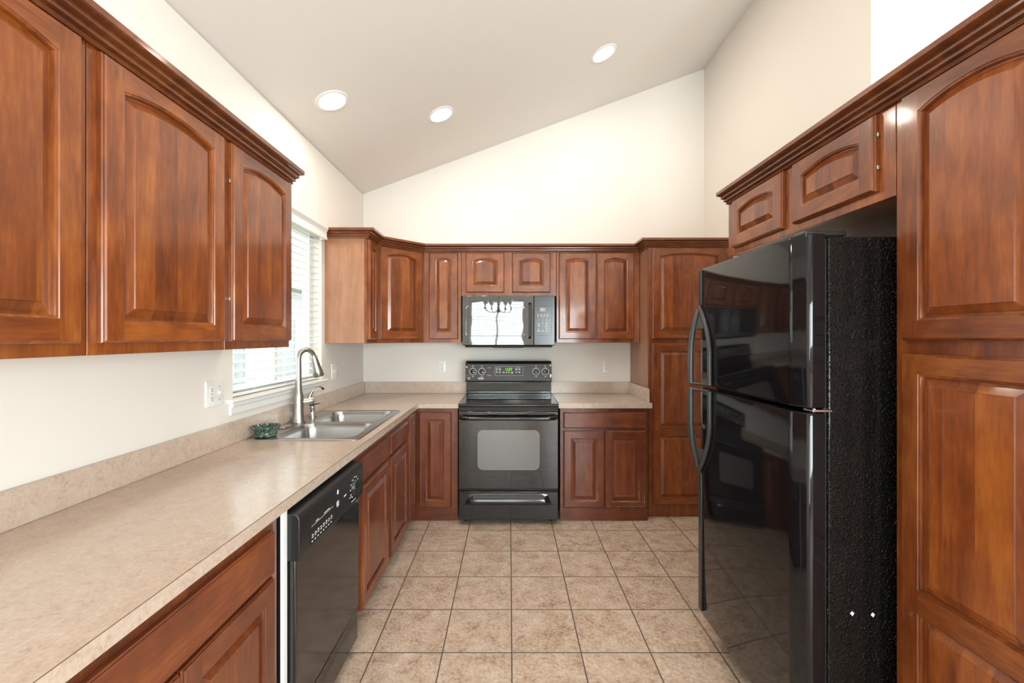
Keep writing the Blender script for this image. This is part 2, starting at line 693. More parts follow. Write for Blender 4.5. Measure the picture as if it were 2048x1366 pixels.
# sill (stool) with horns and the moulded apron under it
m = MB()
m.prism([(XL - 0.09, 1.108), (XL + 0.030, 1.108), (XL + 0.036, 1.117), (XL + 0.030, 1.127), (XL - 0.09, 1.127)], 'y', WY0 + 0.003, WY1 - 0.003)
m.prism([(XL + 0.001, 1.108), (XL + 0.030, 1.108), (XL + 0.036, 1.117), (XL + 0.030, 1.127), (XL + 0.001, 1.127)], 'y', 2.055, WY0 + 0.003)
m.prism([(XL + 0.001, 1.108), (XL + 0.030, 1.108), (XL + 0.036, 1.117), (XL + 0.030, 1.127), (XL + 0.001, 1.127)], 'y', WY1 - 0.003, 3.135)
sill = struct(m.build('trim_1', M_TRIM, smooth=0))
m = MB()
m.prism([(XL + 0.001, 1.050), (XL + 0.010, 1.050), (XL + 0.013, 1.056), (XL + 0.013, 1.085), (XL + 0.022, 1.092), (XL + 0.022, 1.1075), (XL + 0.001, 1.1075)], 'y', 2.075, 3.115)
m.build('apron', M_TRIM, sill, smooth=0)

# outside, seen between the slats
struct(MB().box(-16, -1.6, -6, 30, -0.35, -0.30).build('ground', M_GRASS, smooth=0))
h = thing('neighbor_house', 'pale house with grey windows outside beyond the kitchen window blinds', 'house', (-8.0, 12.0, -0.3))
m = MB()
for k in range(15):
    z0 = -0.29 + k * 0.2
    m.prism([(-7.0, z0), (-6.0, z0), (-6.02, z0 + 0.2), (-7.0, z0 + 0.2)], 'y', 7.6, 19.0)
m.build('siding_wall', M_SIDING, h, smooth=0)
m = MB()
m.prism([(-10.5, 2.7), (-5.6, 2.7), (-8.3, 3.9)], 'y', 7.3, 19.3)
m.build('roof', M_ROOF, h, smooth=0)
for (y0, y1, z0, z1) in [(9.0, 9.9, 0.5, 2.0), (10.9, 12.2, 0.3, 1.9), (13.3, 14.3, 0.3, 1.9), (15.2, 16.2, 0.5, 2.0)]:
    f = MB()
    f.box(-6.03, -5.96, y0 - 0.07, y0, z0 - 0.07, z1 + 0.07)
    f.box(-6.03, -5.96, y1, y1 + 0.07, z0 - 0.07, z1 + 0.07)
    f.box(-6.03, -5.96, y0, y1, z1, z1 + 0.07)
    f.box(-6.03, -5.96, y0, y1, z0 - 0.07, z0)
    f.box(-6.02, -5.975, (y0 + y1) / 2 - 0.025, (y0 + y1) / 2 + 0.025, z0, z1)
    fo = f.build('window', M_TRIM, h, smooth=0)
    MB().box(-6.03, -5.985, y0, y1, z0, z1).build('pane', M_HWIN, fo, smooth=0)


# ------------------------------------------------------------------ blinds
def blinds(name, label, axis, a, b0, b1, z0, z1, pitch, cords, tilt, valance, wid=0.048, group=None):
    r = thing(name, label, 'blind', (a, (b0 + b1) / 2, z0) if axis == 'x' else ((b0 + b1) / 2, a, z0), group=group)
    m = MB()
    z = z0 + 0.035
    c, s = math.cos(tilt), math.sin(tilt)
    hw = wid / 2
    while z < z1 - 0.02:
        pr = []
        for (u, v) in [(-hw, 0), (-hw * 0.4, 0.0025), (hw * 0.4, 0.0025), (hw, 0), (hw, -0.0022), (-hw, -0.0022)]:
            pr.append((a + u * c - v * s, z + u * s + v * c))
        if axis == 'x':
            m.prism(pr, 'y', b0, b1)
        else:
            m.prism(pr, 'x', b0, b1)
        z += pitch
    m.build('slats', M_SLAT, r)
    m = MB()
    if axis == 'x':
        m.box(a - 0.024, a + 0.024, b0, b1, z0 + 0.002, z0 + 0.018)
    else:
        m.box(b0, b1, a - 0.024, a + 0.024, z0 + 0.002, z0 + 0.018)
    m.build('bottom_rail', M_SLAT, r, bevel=0.003)
    for cy in cords:
        m = MB()
        for d in (-hw * 0.98, hw * 0.98):
            if axis == 'x':
                m.tube([(a + d, cy, z0 + 0.01), (a + d, cy, z1)], 0.0011, 5)
            else:
                m.tube([(cy, a + d, z0 + 0.01), (cy, a + d, z1)], 0.0011, 5)
        m.build('ladder_cord', M_SLAT, r)
    m = MB()
    if axis == 'x':
        m.box(a - 0.026, a + 0.026, b0, b1, z1, z1 + 0.038)
    else:
        m.box(b0, b1, a - 0.026, a + 0.026, z1, z1 + 0.038)
    m.build('headrail', M_SLAT, r)
    if valance:
        v0, v1, vx, vz0, vz1 = valance
        m = MB()
        hh = vz1 - vz0
        pr = [(vx, vz0), (vx + 0.012, vz0), (vx + 0.012, vz0 + hh * 0.15), (vx + 0.008, vz0 + hh * 0.28), (vx + 0.008, vz0 + hh * 0.62), (vx + 0.014, vz0 + hh * 0.75), (vx + 0.020, vz0 + hh * 0.9), (vx + 0.020, vz1), (vx, vz1)]
        m.prism(pr, 'y', v0, v1)
        m.box(XL + 0.001, vx, v0, v0 + 0.01, vz0, vz1)
        m.box(XL + 0.001, vx, v1 - 0.01, v1, vz0, vz1)
        m.build('valance', M_TRIM, r, smooth=20)
    return r


blinds('window_blind', 'white horizontal slat blind over the kitchen sink window', 'x', -1.366, 2.118, 3.088, 1.129, 2.128, 0.0443,
       (2.30, 2.62, 2.93), math.radians(-9), (2.07, 3.075, -1.292, 2.105, 2.19))
blinds('window_blind', 'white slat blind on the tall rear window reflected in the microwave door', 'y', -3.505, -0.97, 0.37, 0.16, 2.10, 0.046,
       (-0.75, -0.30, 0.14), math.radians(12), None)


# ------------------------------------------------------------------ cabinet doors
def outline(x0, x1, z0, z1, rise, i, n=16):
    p = [(x0 + i, z0 + i), (x1 - i, z0 + i)]
    if rise <= 0:
        return p + [(x1 - i, z1 - i), (x0 + i, z1 - i)]
    hw = (x1 - x0) / 2
    R = (hw * hw + rise * rise) / (2 * rise)
    cz, cx = z1 + rise - R, (x0 + x1) / 2
    for k in range(n + 1):
        x = (hw - i) * (1 - 2.0 * k / n)
        p.append((cx + x, cz + math.sqrt(max((R - i) ** 2 - x * x, 0))))
    return p


def door(parent, M, w, h, arch=0.026, split=None, mats=None, stile=0.056, rail=0.056, label=None, hinges=None, top=None):
    """raised-panel door; M = frame at its lower left corner, front towards -Y, back on y = 0"""
    mv, mh, mp = mats or (WV, WH, WP)
    t = 0.020
    sl = min(stile, w * 0.27)
    zt = h - (top if top else (0.068 if arch > 0 else rail))
    if split:
        openings = [(sl, w - sl, rail, split[0], 0.0), (sl, w - sl, split[1], zt, arch)]
    else:
        openings = [(sl, w - sl, rail, zt, arch)]
    m = MB()

    def rect(i, y):
        return [(i, y, i), (w - i, y, i), (w - i, y, h - i), (i, y, h - i)]
    c = 0.007
    m.rings([rect(0, 0), rect(0, -0.011), rect(0.003, -0.0135), rect(0.0035, -0.0165), rect(c, -t)], 0, cap0=True)
    q = lambda x0, z0, x1, z1, k: m.add([(x0, -t, z0), (x1, -t, z0), (x1, -t, z1), (x0, -t, z1)], [(0, 1, 2, 3)], k)
    q(c, c, sl, h - c, 0)
    q(w - sl, c, w - c, h - c, 0)
    q(sl, c, w - sl, rail, 1)
    if split:
        q(sl, split[0], w - sl, split[1], 1)
    if arch > 0:
        o = outline(*openings[-1][:4], arch, 0)[2:]
        for k in range(len(o) - 1):
            m.add([(o[k][0], -t, o[k][1]), (o[k][0], -t, h - c), (o[k + 1][0], -t, h - c), (o[k + 1][0], -t, o[k + 1][1])], [(0, 1, 2, 3)], 1)
    else:
        q(sl, zt, w - sl, h - c, 1)
    for (x0, x1, z0, z1, rs) in openings:
        rr = [[(p[0], y, p[1]) for p in outline(x0, x1, z0, z1, rs, i)] for (i, y) in ((0, -t), (0.0015, -0.0178), (0.006, -0.0165), (0.0075, -0.013), (0.008, -0.005))]
        m.rings(rr, 0)
    d = m.build('door', [mv, mh], parent, M, smooth=30)
    if label:
        d['label'] = label
    for (x0, x1, z0, z1, rs) in openings:
        pm = MB()
        b = min(0.034, (x1 - x0) * 0.24)
        rr = [[(p[0], y, p[1]) for p in outline(x0, x1, z0, z1, rs, i)] for (i, y) in ((0.0075, -0.003), (0.0078, -0.0060), (0.0125, -0.0060), (b, -0.0160), (b + 0.0015, -0.0188))]
        pm.rings(rr, 0, cap1=True)
        off = T(0, 0, 0)
        pm.build('panel', mp, d, M, smooth=20)
    for (hx, hz) in hinges or ():
        hm = MB()
        hm.lathe([(0.0022, -0.007), (0.0032, -0.005), (0.0032, 0.005), (0.0022, 0.007)], (hx, -0.0075, hz), 10)
        hm.box(hx - 0.002, hx + 0.002, -0.0065, -0.0005, hz - 0.005, hz + 0.005)
        hm.build('hinge', M_NICKEL, d, M)
    return d


def drawer_front(parent, M, w, h, mat, name='drawer_front'):
    m = MB()

    def rect(i, y):
        return [(i, y, i), (w - i, y, i), (w - i, y, h - i), (i, y, h - i)]
    m.rings([rect(0, 0), rect(0, -0.011), rect(0.003, -0.0135), rect(0.0035, -0.0165), rect(0.008, -0.020)], 0, cap0=True, cap1=True)
    return m.build(name, mat, parent, M, smooth=30)


def frame_of(parent):
    return W[parent.name]


GAPB = 0.0008


def cab(name, label, cat, loc, rot, w, z0, z1, depth, group=None, mats=None, side=None, toe=0.0, open_top=False, ff=True):
    """root at the lower left front corner of its face frame; local x runs to the right seen from the front"""
    mats = mats or (WV, WH, WP)
    r = thing(name, label, cat, loc, rot, group)
    R = frame_of(r)
    m = MB()
    y0 = 0.0195 if ff else 0.0
    if open_top:
        m.box(GAPB, 0.018, y0, depth, z0, z1)
        m.box(w - 0.018, w - GAPB, y0, depth, z0, z1)
        m.box(0.018, w - 0.018, depth - 0.012, depth, z0, z1)
        m.box(0.018, w - 0.018, y0, depth - 0.012, z0, z0 + 0.018)
    else:
        m.box(GAPB, w - GAPB, y0, depth, z0 + 0.004, z1)
    m.build('body', side or WS, r, R, smooth=0)
    if ff:
        m = MB()
        m.box(GAPB, w - GAPB, 0.0, 0.019, z0, z1)
        m.build('face_frame', mats[0], r, R, bevel=0.0012, seg=1, smooth=0)
    if toe:
        m = MB()
        m.box(GAPB, w - GAPB, 0.065, 0.078, 0.001, z0 - 0.001)
        m.build('toe_kick', mats[1], r, R, smooth=0)
    return r


def on(parent, x, z, y=0.0):
    return frame_of(parent) @ T(x, y - 0.0006, z)


UZ0, UZ1 = 1.376, 2.185            # wall cabinets: underside and top of face frame
DZ0, DZ1 = 1.406, 2.131            # their doors
FX = -1.0265                       # face of the left wall cabinets
G1 = 'cherry wall cabinets on the left wall'
G2 = 'cherry wall cabinets on the back wall'
DD = DZ1 - DZ0
bk = 0.3035                        # depth of a wall cabinet

# left wall, local x = world y
c1 = cab('wall_cabinet', 'cherry wall cabinet nearest the camera on the left, cut by the picture edge', 'cabinet', (FX, 0.545, 0), 90, 0.515, UZ0, UZ1, bk, G1)
door(c1, on(c1, 0.022, DZ0), 0.468, DD)
c2 = cab('wall_cabinet', 'wide cherry wall cabinet in the middle of the left row', 'cabinet', (FX, 1.062, 0), 90, 0.510, UZ0, UZ1, bk, G1)
door(c2, on(c2, 0.025, DZ0), 0.464, DD)
c3 = cab('wall_cabinet', 'cherry wall cabinet beside the window with two hinges on its near edge', 'cabinet', (FX, 1.574, 0), 90, 0.464, UZ0, UZ1, bk, G1)
door(c3, on(c3, 0.022, DZ0), 0.430, DD, hinges=[(-0.004, 0.155), (-0.004, 0.585)])

# corner group on the left wall and the back wall
c4 = cab('wall_cabinet', 'narrow cherry wall cabinet with plain end panel right of the window', 'cabinet', (FX, 3.150, 0), 90, 0.231, UZ0, UZ1, bk, G2)
door(c4, on(c4, 0.012, DZ0), 0.205, DD, arch=0.020)
r = c5 = thing('wall_cabinet', 'diagonal cherry corner wall cabinet with one arched door', 'cabinet', (FX, 3.3825, 0), 45, G2)
m = MB()
m.prism([(XL + 0.001, 3.3825), (FX - 0.0150, 3.3825), (FX - 0.0130, 3.3960), (-0.7220 - 0.0135, 3.6845 + 0.0135), (-0.7220, 3.6995), (-0.7220, YB - 0.001), (XL + 0.001, YB - 0.001)], 'z', UZ0 + 0.004, UZ1)
MI = W[r.name].inverted()
m.v = [tuple(MI @ Vector(p)) for p in m.v]
m.build('body', WS, r, W[r.name], smooth=0)
DW = math.hypot(FX + 0.7215, 3.3825 - 3.685)
MB().box(0.001, DW - 0.001, 0, 0.018, UZ0, UZ1).build('face_frame', WV, r, W[r.name], bevel=0.0012, seg=1, smooth=0)
door(c5, on(c5, 0.022, DZ0), DW - 0.044, DD)

FB = 3.685
c6 = cab('wall_cabinet', 'narrow cherry wall cabinet between the corner cabinet and the microwave', 'cabinet', (-0.7205, FB, 0), 0, 0.314, UZ0, UZ1, bk, G2)
door(c6, on(c6, 0.0445, DZ0), 0.2445, DD)
c7 = cab('wall_cabinet', 'short two-door cherry wall cabinet above the microwave', 'cabinet', (-0.4055, FB, 0), 0, 0.800, 1.769, UZ1, bk, G2)
door(c7, on(c7, 0.039, 1.797), 0.3225, 2.130 - 1.797)
door(c7, on(c7, 0.4265, 1.797), 0.3225, 2.130 - 1.797)
c8 = cab('wall_cabinet', 'two-door cherry wall cabinet right of the microwave', 'cabinet', (0.3955, FB, 0), 0, 0.702, UZ0, UZ1, bk, G2)
door(c8, on(c8, 0.0195, DZ0), 0.3125, DD)
door(c8, on(c8, 0.3395, DZ0), 0.3125, DD)

# tall pantry in the back right corner
PF = 3.468
c9 = cab('pantry_cabinet', 'tall cherry pantry cabinet in the back corner behind the refrigerator', 'cabinet', (1.0995, PF, 0), 0, 0.675, 0.001, UZ1, YB - PF - 0.001, 'tall pantry cabinets')
door(c9, on(c9, 0.030, 1.408), 0.575, 2.131 - 1.408)
door(c9, on(c9, 0.030, 0.100), 0.575, 1.374 - 0.100, arch=0.0, split=(0.545, 0.615))

# right wall: cabinet over the refrigerator and the near pantry (local x = towards the camera)
RX = 1.180
GR = 'cherry cabinets on the right wall'
c10 = cab('wall_cabinet', 'cherry cabinet with two low doors above the black refrigerator', 'cabinet', (RX, 2.357, 0), -90, 1.021, 1.854, UZ1, XR - RX - 0.001, GR)
door(c10, on(c10, 0.069, 1.886), 0.417, 2.132 - 1.886, arch=0.024)
door(c10, on(c10, 0.555, 1.886), 0.407, 2.132 - 1.886, arch=0.024, hinges=[(0.4105, 0.075), (0.4105, 0.18)])
c11 = cab('pantry_cabinet', 'tall cherry pantry cabinet closest to the camera at the right picture edge', 'cabinet', (RX, 1.3345, 0), -90, 0.44, 0.001, UZ1, XR - RX - 0.001, 'tall pantry cabinets')
door(c11, on(c11, 0.034, 1.412), 0.385, 2.132 - 1.412)
door(c11, on(c11, 0.034, 0.100), 0.385, 1.372 - 0.100, arch=0.0, split=(0.535, 0.600))

# ------------------------------------------------------------------ crown mouldings
CROWN = [(0.0, 2.1335), (0.011, 2.1335), (0.014, 2.1395), (0.010, 2.1405), (0.012, 2.145), (0.026, 2.1475), (0.027, 2.1535), (0.023, 2.1545), (0.026, 2.159), (0.042, 2.1625), (0.043, 2.1685), (0.039, 2.1695), (0.043, 2.174), (0.062, 2.1765), (0.067, 2.179), (0.067, 2.195), (0.0, 2.195)]


def crown(label, path, group='cherry crown moldings'):
    pts = [Vector(p) for p in path]
    nrm = []
    for i in range(len(pts) - 1):
        d = (pts[i + 1] - pts[i]).normalized()
        nrm.append(Vector((d.y, -d.x)))
    rr = []
    for i, p in enumerate(pts):
        if i == 0:
            mit = nrm[0]
        elif i == len(pts) - 1:
            mit = nrm[-1]
        else:
            s = nrm[i - 1] + nrm[i]
            mit = s / s.dot(nrm[i])
        rr.append([(p.x + mit.x * (o + 0.0008), p.y + mit.y * (o + 0.0008), z + 0.0015) for (o, z) in CROWN])
    m = MB()
    m.rings(rr, 0, cap0=True, cap1=True)
    o = m.build('crown_molding', WC, smooth=0)
    tag(o, label, 'molding', group, 'thing')
    return o


crown('stepped cherry crown molding along the top of the left cabinets', [(FX, 0.545), (FX, 2.048)])
crown('stepped cherry crown molding turning the corner along the back wall cabinets',
      [(XL + 0.002, 3.150), (FX, 3.150), (FX, 3.3825), (-0.7215, 3.685), (1.0995, 3.685), (1.0995, PF), (XR - 0.002, PF)])
crown('stepped cherry crown molding above refrigerator and near pantry on the right', [(RX, 2.357), (RX, 0.895)])

# ------------------------------------------------------------------ base cabinets
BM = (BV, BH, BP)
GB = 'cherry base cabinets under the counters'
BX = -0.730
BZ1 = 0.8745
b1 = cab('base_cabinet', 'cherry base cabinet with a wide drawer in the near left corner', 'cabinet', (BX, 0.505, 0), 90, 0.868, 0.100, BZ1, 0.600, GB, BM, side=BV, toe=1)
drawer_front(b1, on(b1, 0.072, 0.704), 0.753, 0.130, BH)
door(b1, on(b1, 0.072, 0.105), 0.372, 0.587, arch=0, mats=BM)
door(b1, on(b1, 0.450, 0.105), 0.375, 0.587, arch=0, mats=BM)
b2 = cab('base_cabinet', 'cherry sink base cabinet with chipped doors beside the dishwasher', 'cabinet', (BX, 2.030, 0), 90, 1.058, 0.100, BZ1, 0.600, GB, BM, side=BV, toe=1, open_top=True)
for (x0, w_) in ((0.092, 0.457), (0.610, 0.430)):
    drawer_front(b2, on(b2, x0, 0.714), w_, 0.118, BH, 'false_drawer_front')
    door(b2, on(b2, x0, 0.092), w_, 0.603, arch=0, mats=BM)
# corner base with an L-shaped face
b3 = thing('base_cabinet', 'cherry corner base cabinet with a folding door left of the range', 'cabinet', (BX, 3.390, 0), 0, GB)
m = MB()
m.prism([(XL + 0.001, 3.0895), (BX - 0.020, 3.0895), (BX - 0.020, 3.410), (-0.4005, 3.410), (-0.4005, YB - 0.001), (XL + 0.001, YB - 0.001)], 'z', 0.102, BZ1)
m.v = [tuple(W[b3.name].inverted() @ Vector(p)) for p in m.v]
m.build('body', BV, b3, W[b3.name], smooth=0)
m = MB()
m.box(BX - 0.0195, BX, 3.0895, 3.390, 0.100, BZ1)
m.box(BX - 0.0195, -0.4005, 3.390, 3.4095, 0.100, BZ1)
m.v = [tuple(W[b3.name].inverted() @ Vector(p)) for p in m.v]
m.build('face_frame', BV, b3, W[b3.name], smooth=0)
m = MB()
m.box(BX - 0.078, BX - 0.065, 3.0895, 3.391, 0.001, 0.0995)
m.box(BX - 0.078, -0.4005, 3.391, 3.404, 0.001, 0.0995)
m.v = [tuple(W[b3.name].inverted() @ Vector(p)) for p in m.v]
m.build('toe_kick', BH, b3, W[b3.name], smooth=0)
door(b3, T(BX + 0.0006, 3.128, 0.108) @ Matrix.Rotation(H, 4, 'Z'), 0.218, 0.745, arch=0, mats=BM)
door(b3, T(-0.700, 3.3894, 0.108), 0.252, 0.735, arch=0, mats=BM)
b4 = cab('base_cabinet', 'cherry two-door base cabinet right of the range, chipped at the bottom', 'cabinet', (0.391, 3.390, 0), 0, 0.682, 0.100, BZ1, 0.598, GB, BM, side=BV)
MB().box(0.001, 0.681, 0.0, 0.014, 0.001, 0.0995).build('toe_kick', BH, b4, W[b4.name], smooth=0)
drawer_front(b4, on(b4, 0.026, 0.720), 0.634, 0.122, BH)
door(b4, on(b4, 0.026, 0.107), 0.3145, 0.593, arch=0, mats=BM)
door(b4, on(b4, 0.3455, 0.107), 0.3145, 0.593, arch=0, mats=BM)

M_CHIP = plain('bare_wood_chip', (0.62, 0.47, 0.36), 0.7)


def chips(d, M, spans):
    """pale bare spots where the finish has worn off along edges: (x0, x1, z, half height) or vertical (x, z0, z1)"""
    for (x0, x1, z0, z1) in spans:
        along = x1 - x0 > z1 - z0
        L_ = max(x1 - x0, z1 - z0)
        n = max(6, int(L_ / 0.006))
        lo, hi = [], []
        for k in range(n + 1):
            q = L_ * k / n
            t = rnd.choice((0.0003, 0.0004, 0.0008, 0.0014, 0.0022, 0.0030))
            j = rnd.uniform(-0.0006, 0.0006)
            lo.append((x0 + q, -0.0204, z0 + j) if along else (x0 + j, -0.0204, z0 + q))
            hi.append((x0 + q, -0.0204, z0 + j + t) if along else (x0 + j + t, -0.0204, z0 + q))
        m = MB()
        m.rings([lo, hi], 0, closed=False)
        o = m.build('worn_finish', M_CHIP, d, M, smooth=0)
        o['label'] = 'pale chipped finish'


for (d_, k_) in ((b4, 0), (b4, 1), (b2, 0), (b2, 1)):
    dd_ = [c for c in d_.children if c.name.split('.')[0] == 'door'][k_]
    Md = W[dd_.name]
    wd_, hd_ = [max(v.co[i] for v in dd_.data.vertices) for i in (0, 2)]
    if d_ is b4:
        sp = [(wd_ * 0.3, wd_ - 0.06, 0.050, 0.052), (wd_ - 0.053, wd_ - 0.050, 0.06, 0.12 + 0.1 * k_)]
        if k_:
            sp += [(0.05, wd_ - 0.01, 0.046, 0.050), (0.012, wd_ - 0.01, 0.009, 0.011), (wd_ - 0.012, wd_ - 0.009, 0.02, 0.13), (0.085, wd_ - 0.10, 0.092, 0.094)]
    else:
        sp = [(0.02, wd_ - 0.04, hd_ - 0.010, hd_ - 0.008), (0.052, 0.055, 0.10, 0.36), (wd_ - 0.055, wd_ - 0.052, 0.07, 0.22), (0.07, wd_ - 0.06, 0.051, 0.053), (0.009, 0.011, 0.02, 0.25)]
    chips(dd_, Md, sp)

# ------------------------------------------------------------------ counters
CT, CB, CF = 0.914, 0.876, -0.700
SX0, SX1, SY0, SY1 = -1.288, -0.760, 2.160, 3.000       # sink cut-out
ct = thing('countertop', 'long L-shaped tan laminate countertop holding the sink', 'countertop', (CF, 2.2, CB), group='tan laminate countertops')
m = MB()
m.box(XL + 0.001, CF, 0.44, SY0, CB, CT)
m.box(XL + 0.001, SX0, SY0, SY1, CB, CT)
m.box(SX1, CF, SY0, SY1, CB, CT)
m.box(XL + 0.001, CF, SY1, YB - 0.001, CB, CT)
m.box(CF, -0.392, 3.361, YB - 0.001, CB, CT)
m.build('worktop', M_COUNTER, ct, smooth=0)
m = MB()
m.box(CF, CF + 0.0006, 0.44, 3.3604, CT - 0.0022, CT - 0.0006)
m.box(CF, -0.392, 3.3604, 3.361, CT - 0.0022, CT - 0.0006)
m.build('edge_seam', M_SEAM, ct, smooth=0)
m = MB()
m.box(XL + 0.001, XL + 0.020, 0.44, YB - 0.001, CT + 0.0003, 1.018)
m.box(XL + 0.020, -0.392, YB - 0.020, YB - 0.001, CT + 0.0003, 1.018)
m.build('backsplash', M_COUNTER, ct, bevel=0.0015, seg=1, smooth=0)
ct2 = thing('countertop', 'short tan laminate countertop between the range and the tall pantry', 'countertop', (0.74, 3.361, CB), group='tan laminate countertops')
MB().box(0.378, 1.097, 3.361, YB - 0.001, CB, CT).build('worktop', M_COUNTER, ct2, smooth=0)
m = MB()
m.box(0.378, 1.078, YB - 0.020, YB - 0.001, CT + 0.0003, 1.018)
m.box(1.078, 1.097, 3.424, YB - 0.001, CT + 0.0003, 1.018)
m.build('backsplash', M_COUNTER, ct2, bevel=0.0015, seg=1, smooth=0)


# ------------------------------------------------------------------ sink
def rrect(x0, x1, y0, y1, r, z, n=6):
    p = []
    for (cx, cy, a0) in ((x1 - r, y1 - r, 0), (x0 + r, y1 - r, 90), (x0 + r, y0 + r, 180), (x1 - r, y0 + r, 270)):
        for k in range(n + 1):
            a = math.radians(a0 + 90.0 * k / n)
            p.append((cx + r * math.cos(a), cy + r * math.sin(a), z))
    return p


sk = thing('kitchen_sink', 'double-basin stainless steel drop-in sink under the window', 'sink', (-1.02, 2.58, CT))
zr = CT + 0.0045
m = MB()
ox0, ox1, oy0, oy1 = -1.303, -0.745, 2.143, 3.017
m.rings([rrect(ox0, ox1, oy0, oy1, 0.03, CT + 0.0008), rrect(ox0 + 0.001, ox1 - 0.001, oy0 + 0.001, oy1 - 0.001, 0.03, CT + 0.004),
         rrect(ox0 + 0.006, ox1 - 0.006, oy0 + 0.006, oy1 - 0.006, 0.026, CT + 0.0062), rrect(ox0 + 0.014, ox1 - 0.014, oy0 + 0.014, oy1 - 0.014, 0.02, zr)], 0)
ix0, ix1, iy0, iy1 = ox0 + 0.014, ox1 - 0.014, oy0 + 0.014, oy1 - 0.014
dk, ym = -1.205, (iy0 + iy1) / 2
m.add(rrect(ix0, dk, iy0, iy1, 0.003, zr), [tuple(range(28))])
for (ya, yb, b0, b1_) in ((iy0, ym, 2.183, 2.553), (ym, iy1, 2.606, 2.976)):
    m.rings([rrect(dk, ix1, ya, yb, 0.003, zr), rrect(-1.186, -0.784, b0, b1_, 0.065, zr), rrect(-1.183, -0.787, b0 + 0.003, b1_ - 0.003, 0.063, zr - 0.004),
             rrect(-1.176, -0.794, b0 + 0.009, b1_ - 0.009, 0.06, zr - 0.03), rrect(-1.166, -0.804, b0 + 0.018, b1_ - 0.018, 0.06, zr - 0.145),
             rrect(-1.150, -0.820, b0 + 0.034, b1_ - 0.034, 0.05, zr - 0.168), rrect(-1.08, -0.89, b0 + 0.10, b1_ - 0.10, 0.04, zr - 0.174)], 0, cap1=True)
m.build('basins', M_STEEL, sk, smooth=35)
for yb in (2.368, 2.791):
    MB().lathe([(0.052, zr - 0.1735), (0.052, zr - 0.170), (0.044, zr - 0.170), (0.040, zr - 0.1725), (0.012, zr - 0.1725), (0.010, zr - 0.166)], (-0.985, yb, 0), 20).build('drain_strainer', M_CHROME, sk)

# faucet
FXP, FYP = -1.254, 2.600
fa = thing('kitchen_faucet', 'tall brushed nickel pull-down faucet arching behind the sink', 'faucet', (FXP, FYP, zr))
zb = zr + 0.0008
MB().lathe([(0.0385, zb), (0.0385, zb + 0.004), (0.0355, zb + 0.012), (0.032, zb + 0.05), (0.030, zb + 0.10), (0.0295, zb + 0.135), (0.028, zb + 0.155), (0.0235, zb + 0.175), (0.0195, zb + 0.195)], (FXP, FYP, 0), 24).build('body', M_NICKEL, fa)
u = Vector((math.cos(math.radians(58)), math.sin(math.radians(58)), 0))
P0 = Vector((FXP, FYP, 0))


def fp(s, z):
    return P0 + u * s + Vector((0, 0, z))


RA, ZA = 0.050, 1.293
path = [fp(0, zb + 0.190), fp(0, 1.16), fp(0, 1.23), fp(0, ZA - 0.02)]
for k in range(0, 13):
    a = math.pi - math.radians(165) * k / 12
    path.append(fp(RA + RA * math.cos(a), ZA + RA * 1.06 * math.sin(a)))
MB().tube(path, [0.0195, 0.0175, 0.0165, 0.0155] + [0.0155 - 0.0015 * k / 12 for k in range(13)], 18).build('spout', M_NICKEL, fa)
e = path[-1]
d = (path[-1] - path[-2]).normalized()
d = (d + Vector((0, 0, -0.5)) + u * 0.06).normalized()
MB().tube([e - d * 0.004, e + d * 0.006, e + d * 0.04, e + d * 0.09, e + d * 0.125, e + d * 0.130], [0.0145, 0.0175, 0.0215, 0.0275, 0.0335, 0.0315], 20).build('spray_head', M_NICKEL, fa)
MB().tube([e + d * 0.1285, e + d * 0.1315], [0.026, 0.025], 18).build('spray_face', M_DULL, fa)
v = Vector((0.80, 0.60, 0))
hb = Vector((FXP, FYP, 1.036))
MB().tube([hb + v * 0.020, hb + v * 0.048, hb + v * 0.075 + Vector((0, 0, 0.004)), hb + v * 0.084 + Vector((0, 0, 0.005))], [0.019, 0.021, 0.0245, 0.021], 18).build('handle_hub', M_NICKEL, fa)
MB().tube([hb + v * 0.058 + Vector((0, 0, 0.017)), hb + v * 0.066 + Vector((0, 0, 0.040)), hb + v * 0.074 + Vector((0, 0, 0.058))], [0.011, 0.010, 0.008], 10).build('lever', M_NICKEL, fa)

# small filtered-water tap
GX, GY = -1.248, 2.770
wt = thing('filter_tap', 'small slim filtered-water tap with black lever beside the faucet', 'tap', (GX, GY, zr))
MB().lathe([(0.024, zb), (0.024, zb + 0.004), (0.015, zb + 0.010), (0.0125, zb + 0.030), (0.0165, zb + 0.036), (0.0165, zb + 0.062), (0.010, zb + 0.068), (0.006, zb + 0.075)], (GX, GY, 0), 18).build('body', M_CHROME, wt)
MB().prism([(GX - 0.016, zb + 0.066), (GX + 0.05, zb + 0.082), (GX + 0.052, zb + 0.086), (GX - 0.016, zb + 0.076)], 'y', GY - 0.008, GY + 0.008).build('lever', M_DULL, wt, bevel=0.002)
g = [(GX, GY, zb + 0.072), (GX, GY, 1.04), (GX, GY, 1.075)]
gu = Vector((0.72, 0.69, 0))
for k in range(1, 11):
    a = math.pi - math.radians(140) * k / 10
    q = Vector((GX, GY, 1.075)) + gu * (0.034 + 0.034 * math.cos(a)) + Vector((0, 0, 0.034 * math.sin(a)))
    g.append(tuple(q))
MB().tube(g, 0.0052, 10).build('gooseneck', M_NICKEL, wt)
gd = (Vector(g[-1]) - Vector(g[-2])).normalized()
MB().tube([Vector(g[-1]) - gd * 0.002, Vector(g[-1]) + gd * 0.014], [0.0072, 0.0072], 10).build('outlet_tip', M_DULL, wt)

o = MB().box(-1.288, -1.232, 2.395, 2.475, zr + 0.0005, zr + 0.008).build('cover_plate', M_CHROME, bevel=0.003)
tag(o, 'small flat chrome plate lying on the sink deck left of the faucet', 'plate')

